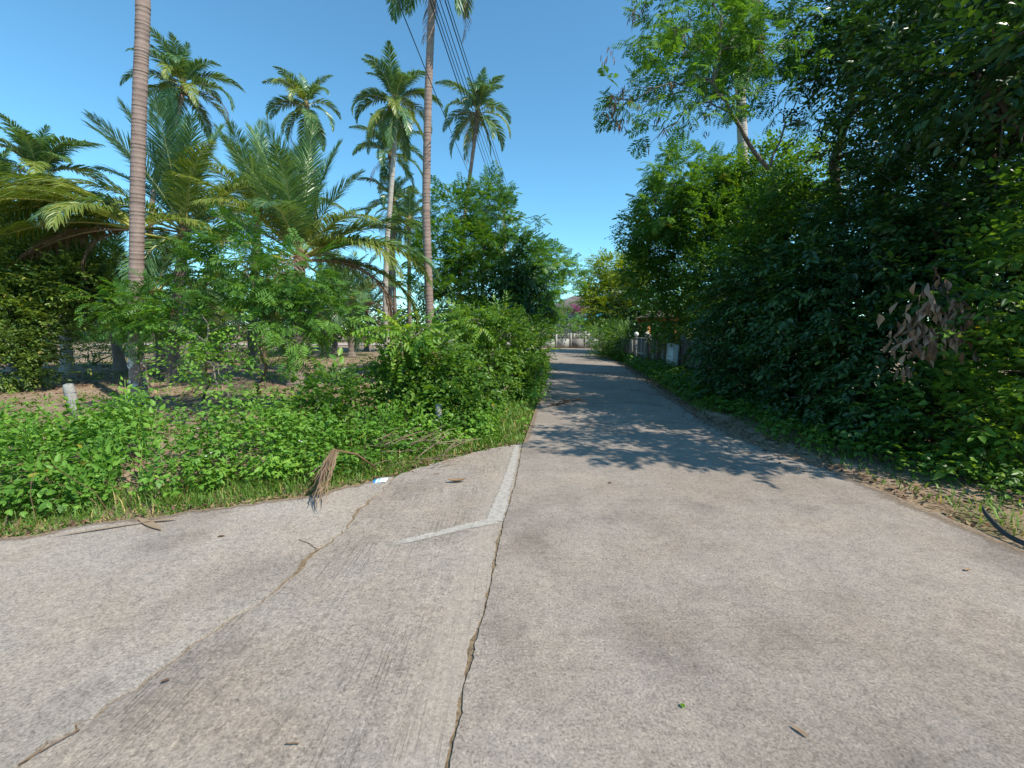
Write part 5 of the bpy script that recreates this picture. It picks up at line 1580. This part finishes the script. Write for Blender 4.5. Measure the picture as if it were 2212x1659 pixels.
# ------------------------------------------------------------------ dead leaf cluster hanging in the right trees
dc = P(2005, 735, 5.0)
t = thing('dead_branch', 'broken branch of large brown withered leaves hanging in the green wall', 'branch', dc + np.array((0, 0, 0.9)))
mb = MB()
tips = []
for k in range(9):
    e = dc + np.array((r.uniform(-0.45, 0.65), r.uniform(-0.15, 0.15), r.uniform(-0.15, 0.55) if k else 0.8))
    mb.tube(curve(dc + np.array((0.5, 0.5, 0.7)), e, 0.05, 6, 0.04, r), np.linspace(0.014, 0.005, 6), 5)
    tips.append(e)
mb.build('twig', M['bark_red'], t, True)
dm = []
for k in range(5):
    b_ = MB()
    ss = np.linspace(0, 1, 6)
    cu, fo, tw = r.uniform(0.3, 0.9), r.uniform(0.5, 1.4), r.uniform(-0.8, 0.8)
    for sd in (-1, 1):
        w_ = 0.036 * np.sin(np.pi * np.clip(0.05 + 0.92 * ss, 0, 1)) ** 0.8
        a = np.c_[0.02 * np.sin(ss * 3 + k), ss * 0.14, cu * 0.07 * ss ** 2]
        e_ = a + np.c_[sd * w_ * np.cos(fo + 0.4 * np.sin(ss * 5 + k)), 0 * ss, w_ * np.sin(fo + 0.5 * np.sin(ss * 7 + sd)) + tw * sd * w_ * ss]
        kk = np.arange(5)
        F = np.stack((kk, kk + 1, kk + 7, kk + 6), -1)
        b_.add(np.concatenate((a, e_)), F if sd < 0 else F[:, ::-1], r.uniform(0.1, 0.95))
    dm.append(b_.mesh('withered_leaf', M['dead_big']))
for k in range(150):
    e = tips[k % 9] + np.array((r.normal(0, 0.13), r.normal(0, 0.07), -r.uniform(0, 0.5)))
    o = bpy.data.objects.new('withered_leaf', dm[k % 5])
    col.objects.link(o)
    o.parent = t
    o.location = Vector(e) - t.location
    rot = frame(np.array([(r.normal(0, 0.25), r.normal(0, 0.25), -1.0)]), unit(r.normal(size=(1, 3))))[0]
    o.rotation_euler = Matrix(rot.tolist()).to_euler()
    o.scale = [r.uniform(0.75, 1.2)] * 3
# vines hanging on the right
for k, (u, v0, v1, Y, lab) in enumerate([(2150, 60, 620, 6.6, 'long thin vine hanging beside the reddish trunk'), (2205, 120, 560, 6.3, 'thin vine hanging at the right edge of the trees'), (1862, 790, 940, 6.2, 'short pale vine loop low in the green wall')]):
    mb = MB()
    pts = [P(u + 16 * math.sin(q * 5 + k), v0 + (v1 - v0) * q, Y) for q in np.linspace(0, 1, 14)]
    mb.tube(pts, 0.010, 6)
    tag(mb.build('hanging_vine', M['bark_grey'], None, True), lab, 'vine')

# ------------------------------------------------------------------ small things lying about
# dry frond hanging over the concrete edge
t = thing('dry_palm_frond', 'dry brown palm frond drooping over the left edge of the concrete', 'palm frond', (-1.9, 4.3, 0))
root = np.array((-1.83, 4.28, 0.40))
mb = MB()
mb.tube([np.array((-1.55, 4.75, 0.05)), np.array((-1.68, 4.52, 0.28)), root, root + np.array((-0.02, -0.05, -0.03))], [0.010, 0.010, 0.009, 0.006], 6, 0.6)
mb.build('stalk', M['dead_leaf'], t, True)
for k in range(34):
    e = G(r.normal(682, 11), r.uniform(1050, 1118), 0.01)
    e[2] = r.uniform(0.012, 0.05) if k % 3 else r.uniform(0.05, 0.2)
    st = root + np.array((r.uniform(-0.03, 0.05), r.uniform(-0.05, 0.05), r.uniform(-0.06, 0.01)))
    c = curve(st, e, 0.03, 8, 0.018, r)
    c[-2:, 0] += r.normal(0, 0.02, 2)
    tan = unit(np.gradient(c, axis=0))
    sd = unit(np.cross(tan, unit(r.normal(size=3)))) * (np.array((0.5, 1, 1, 1, 0.9, 0.8, 0.5, 0.1)) * 0.0065)[:, None]
    V = np.concatenate((c - sd, c + sd))
    kk = np.arange(7)
    mb = MB(); mb.add(V, np.stack((kk, kk + 1, kk + 9, kk + 8), -1), r.uniform(0.1, 0.85)); mb.build('leaflet', M['palm_dead'], t)
# pile of dry fronds behind it
t = thing('dry_frond_pile', 'heap of dry straw coloured palm debris in the verge behind the frond', 'debris', (-1.3, 5.0, 0))
for k in range(34):
    c0 = np.array((r.uniform(-1.75, -0.75), r.uniform(4.75, 5.5), r.uniform(0.02, 0.30)))
    a = r.uniform(-0.5, 0.9)
    c1 = c0 + np.array((math.cos(a), math.sin(a), r.uniform(-0.2, 0.55))) * r.uniform(0.2, 0.55)
    mb = MB(); mb.tube(curve(c0, c1, 0.05, 5, 0.04, r), np.array((0.004, 0.005, 0.004, 0.003, 0.0015)) * r.uniform(0.7, 1.4), 4, r.uniform(0.5, 1)); mb.build('stalk', M['palm_dead'], t)
# thin brown frond pieces lying by the lane further on
t = thing('fallen_frond', 'rusty fallen palm frond lying on the shaded lane at the left edge', 'palm frond', G(1215, 876))
for k in range(26):
    c0 = G(1180, 880) + (G(1245, 868) - G(1180, 880)) * r.random() + np.array((0, 0, 0.015))
    c1 = c0 + np.array((r.uniform(-0.3, 0.5), r.uniform(-0.35, 0.35), r.uniform(0, 0.10)))
    mb = MB(); mb.tube(curve(c0, c1, 0.08, 5, 0.04, r), np.array((0.005, 0.008, 0.007, 0.005, 0.002)), 4, r.uniform(0.1, 0.6)); mb.build('leaflet', M['dead_leaf'], t)

# snack wrapper
def wrapper_mat():
    m, n, l, b = base_mat('wrapper_print')
    tc = n.new('ShaderNodeTexCoord')
    sp = n.new('ShaderNodeSeparateXYZ')
    l.new(tc.outputs['Generated'], sp.inputs[0])
    nz = noise_node(n, l, tc.outputs['Generated'], 9, 2)
    x = math_node(n, l, 'ADD', sp.outputs[0], math_node(n, l, 'MULTIPLY', math_node(n, l, 'SUBTRACT', nz, 0.5), 0.35))
    rp = ramp_node(n, [(0.0, (0.04, 0.24, 0.55)), (0.22, (0.05, 0.33, 0.66)), (0.30, (0.75, 0.8, 0.85)), (0.42, (0.22, 0.45, 0.75)), (0.55, (0.75, 0.78, 0.82)), (0.68, (0.35, 0.5, 0.72)), (0.76, (0.78, 0.78, 0.76))])
    rp.color_ramp.interpolation = 'CONSTANT'
    l.new(x, rp.inputs[0])
    l.new(rp.outputs[0], b.inputs['Base Color'])
    b.inputs['Roughness'].default_value = 0.3
    return m
mb = MB()
n1, n2 = 14, 8
uu, vv_ = np.meshgrid(np.linspace(-0.5, 0.5, n1), np.linspace(-0.5, 0.5, n2), indexing='ij')
for sgn in (1, -1):
    puff = 0.018 * np.cos(uu * math.pi) ** 0.5 * np.cos(vv_ * math.pi) ** 0.5 * (1.0 if sgn > 0 else 0.15) + r.normal(0, 0.0015, uu.shape) * (np.abs(uu) < 0.49) * (np.abs(vv_) < 0.49)
    V = np.stack((uu * 0.155, vv_ * 0.085 + 0.012 * np.sin(uu * 4), sgn * puff + 0.014 + 0.012 * uu), -1).reshape(-1, 3)
    i, j = np.meshgrid(np.arange(n1 - 1), np.arange(n2 - 1), indexing='ij')
    F = np.stack((i * n2 + j, (i + 1) * n2 + j, (i + 1) * n2 + j + 1, i * n2 + j + 1), -1).reshape(-1, 4)
    mb.add(V, F if sgn > 0 else F[:, ::-1])
wr = mb.build('snack_wrapper', wrapper_mat(), None, True)
wr.location = G(821, 1041) + np.array((0, 0, 0.0))
wr.rotation_euler = (0.18, 0, -0.12)
tag(wr, 'crumpled blue and white snack wrapper at the grass edge', 'wrapper')

# black rubber strip sticking up at the right
mb = MB()
ctrl = np.array([G(2330, 1235) + (0, 0, 0.02), G(2212, 1186) + (0, 0, 0.015), G(2170, 1160, 0.03), G(2140, 1130, 0.07), G(2124, 1110, 0.10), G(2121, 1100, 0.13)])
tt = np.linspace(0, 5, 26)
c = np.stack([np.interp(tt, np.arange(6), ctrl[:, q]) for q in range(3)], -1)
for _ in range(4):
    c[1:-1] = (c[:-2] + 2 * c[1:-1] + c[2:]) / 4
tn = unit(np.gradient(c, axis=0))
up = np.tile(np.array((0.35, 0.1, 0.93)), (26, 1))
sd = np.cross(tn, up)
hw, ht = np.linspace(0.020, 0.016, 26)[:, None], 0.006
V = np.concatenate((c - sd * ht - up * 0, c + sd * ht, c + sd * ht + up * hw * 2, c - sd * ht + up * hw * 2))
k = np.arange(25)
for a, b_ in ((0, 1), (1, 2), (2, 3), (3, 0)):
    mb.add(V, np.stack((a * 26 + k, a * 26 + k + 1, b_ * 26 + k + 1, b_ * 26 + k), -1))
mb.add(V, [(25, 51, 77, 103), (0, 78, 52, 26)])
tag(mb.build('rubber_strip', rough_mat('rubber', (0.025, 0.027, 0.03), (0.06, 0.065, 0.07), 20, 4, 0.6, 0.2), None, False), 'curved dark rubber strip lying half raised at the right road edge', 'rubber strip')

# leaves, sticks and husks lying singly on the concrete
def lone_leaf(name, label, u, v, L, W, az, tone, mat, fold=0.6, curl=0.2, cat='leaf', z=0.006):
    mb = MB()
    s = np.linspace(0, 1, 7)
    for sd in (-1, 1):
        w_ = W / 2 * np.sin(np.pi * np.clip(0.06 + 0.9 * s, 0, 1)) ** 0.8
        a = np.c_[np.zeros(7), s * L, 0.02 * L + curl * L * (s - 0.5) ** 2]
        b_ = np.c_[sd * w_, s * L, a[:, 2] + fold * w_]
        V = np.concatenate((a, b_))
        k = np.arange(6)
        F = np.stack((k, k + 1, k + 8, k + 7), -1)
        mb.add(V, F if sd < 0 else F[:, ::-1], tone)
    o = mb.build(name, M[mat])
    o.location = G(u, v) + np.array((0, 0, z))
    o.rotation_euler = (0, 0, az)
    tag(o, label, cat)
lone_leaf('dry_leaf', 'large curled brown leaf lying on the narrow slab', 967, 1043, 0.20, 0.06, -1.45, 0.75, 'dead_leaf', 0.7, 0.5)
lone_leaf('dry_leaf', 'small brown leaf sliver left of the large curled one', 936, 1026, 0.09, 0.012, -1.2, 0.6, 'dead_leaf')
lone_leaf('dry_leaf', 'narrow tan leaf on the concrete near the bottom right', 1748, 1598, 0.065, 0.016, 0.6, 0.95, 'dead_leaf')
lone_leaf('dry_leaf', 'orange brown leaf on the concrete near the right edge', 2085, 1235, 0.05, 0.024, -1.3, 0.8, 'dead_leaf')
lone_leaf('dry_leaf', 'small dark leaf on the pale slab at lower left', 347, 1478, 0.035, 0.016, -1.0, 0.2, 'dead_leaf')
lone_leaf('green_leaf', 'small green leaf on the concrete near the bottom middle', 1478, 1533, 0.022, 0.02, 0.3, 0.5, 'leaf_lime')
lone_leaf('dry_leaf', 'tiny brown leaf on the pale slab near the left verge', 470, 1162, 0.05, 0.025, -1.4, 0.3, 'dead_leaf')
lone_leaf('dry_leaf', 'tiny dark leaf on the far shaded concrete right of the joint', 1322, 1046, 0.05, 0.02, 0.9, 0.2, 'dead_leaf')
lone_leaf('dry_sheath', 'long tan palm sheath lying at the left edge of the concrete', 300, 1124, 0.42, 0.06, -2.1, 1.0, 'palm_dead', 0.3, 0.05, 'palm sheath', 0.004)
lone_leaf('dry_sheath', 'thin straw strip along the left edge beside the long sheath', 120, 1163, 0.62, 0.03, -1.1, 0.9, 'palm_dead', 0.3, 0.03, 'palm sheath', 0.004)
lone_leaf('dry_sheath', 'short tan sheath crossing the end of the long one', 318, 1132, 0.22, 0.035, -1.35, 0.8, 'palm_dead', 0.4, 0.05, 'palm sheath', 0.012)
lone_leaf('orange_leaf', 'orange leaf at the verge corner where the lane narrows', 1140, 925, 0.13, 0.07, 0.4, 0.9, 'dead_leaf', 0.4, 0.5)
for (u0, v0, u1, v1, lab) in ((1235 / 2 * 1.0, 1161 + 898 * .5, 1293 / 2, 1161 + 897 * .5, 'thin red twig on the narrow slab near the bottom'), (645, 1168, 690, 1190, 'thin curved twig beside the widened crack'), (80 / 2, 1161 + 990 * .5, 345 / 2, 1161 + 838 * .5, 'long pale grass stalk in the lower left corner')):
    a, b_ = G(u0, v0), G(u1, v1)
    mb = MB(); mb.tube(curve(a + (0, 0, 0.008), b_ + (0, 0, 0.008), 0.02, 8, 0.015, r) * np.array((1, 1, 1)), 0.0025, 5, 0.6)
    tag(mb.build('twig', M['dead_leaf'], None, True), lab, 'twig')
print('TRIS', sum(sum(len(p.vertices) - 2 for p in m.polygons) for m in bpy.data.meshes))
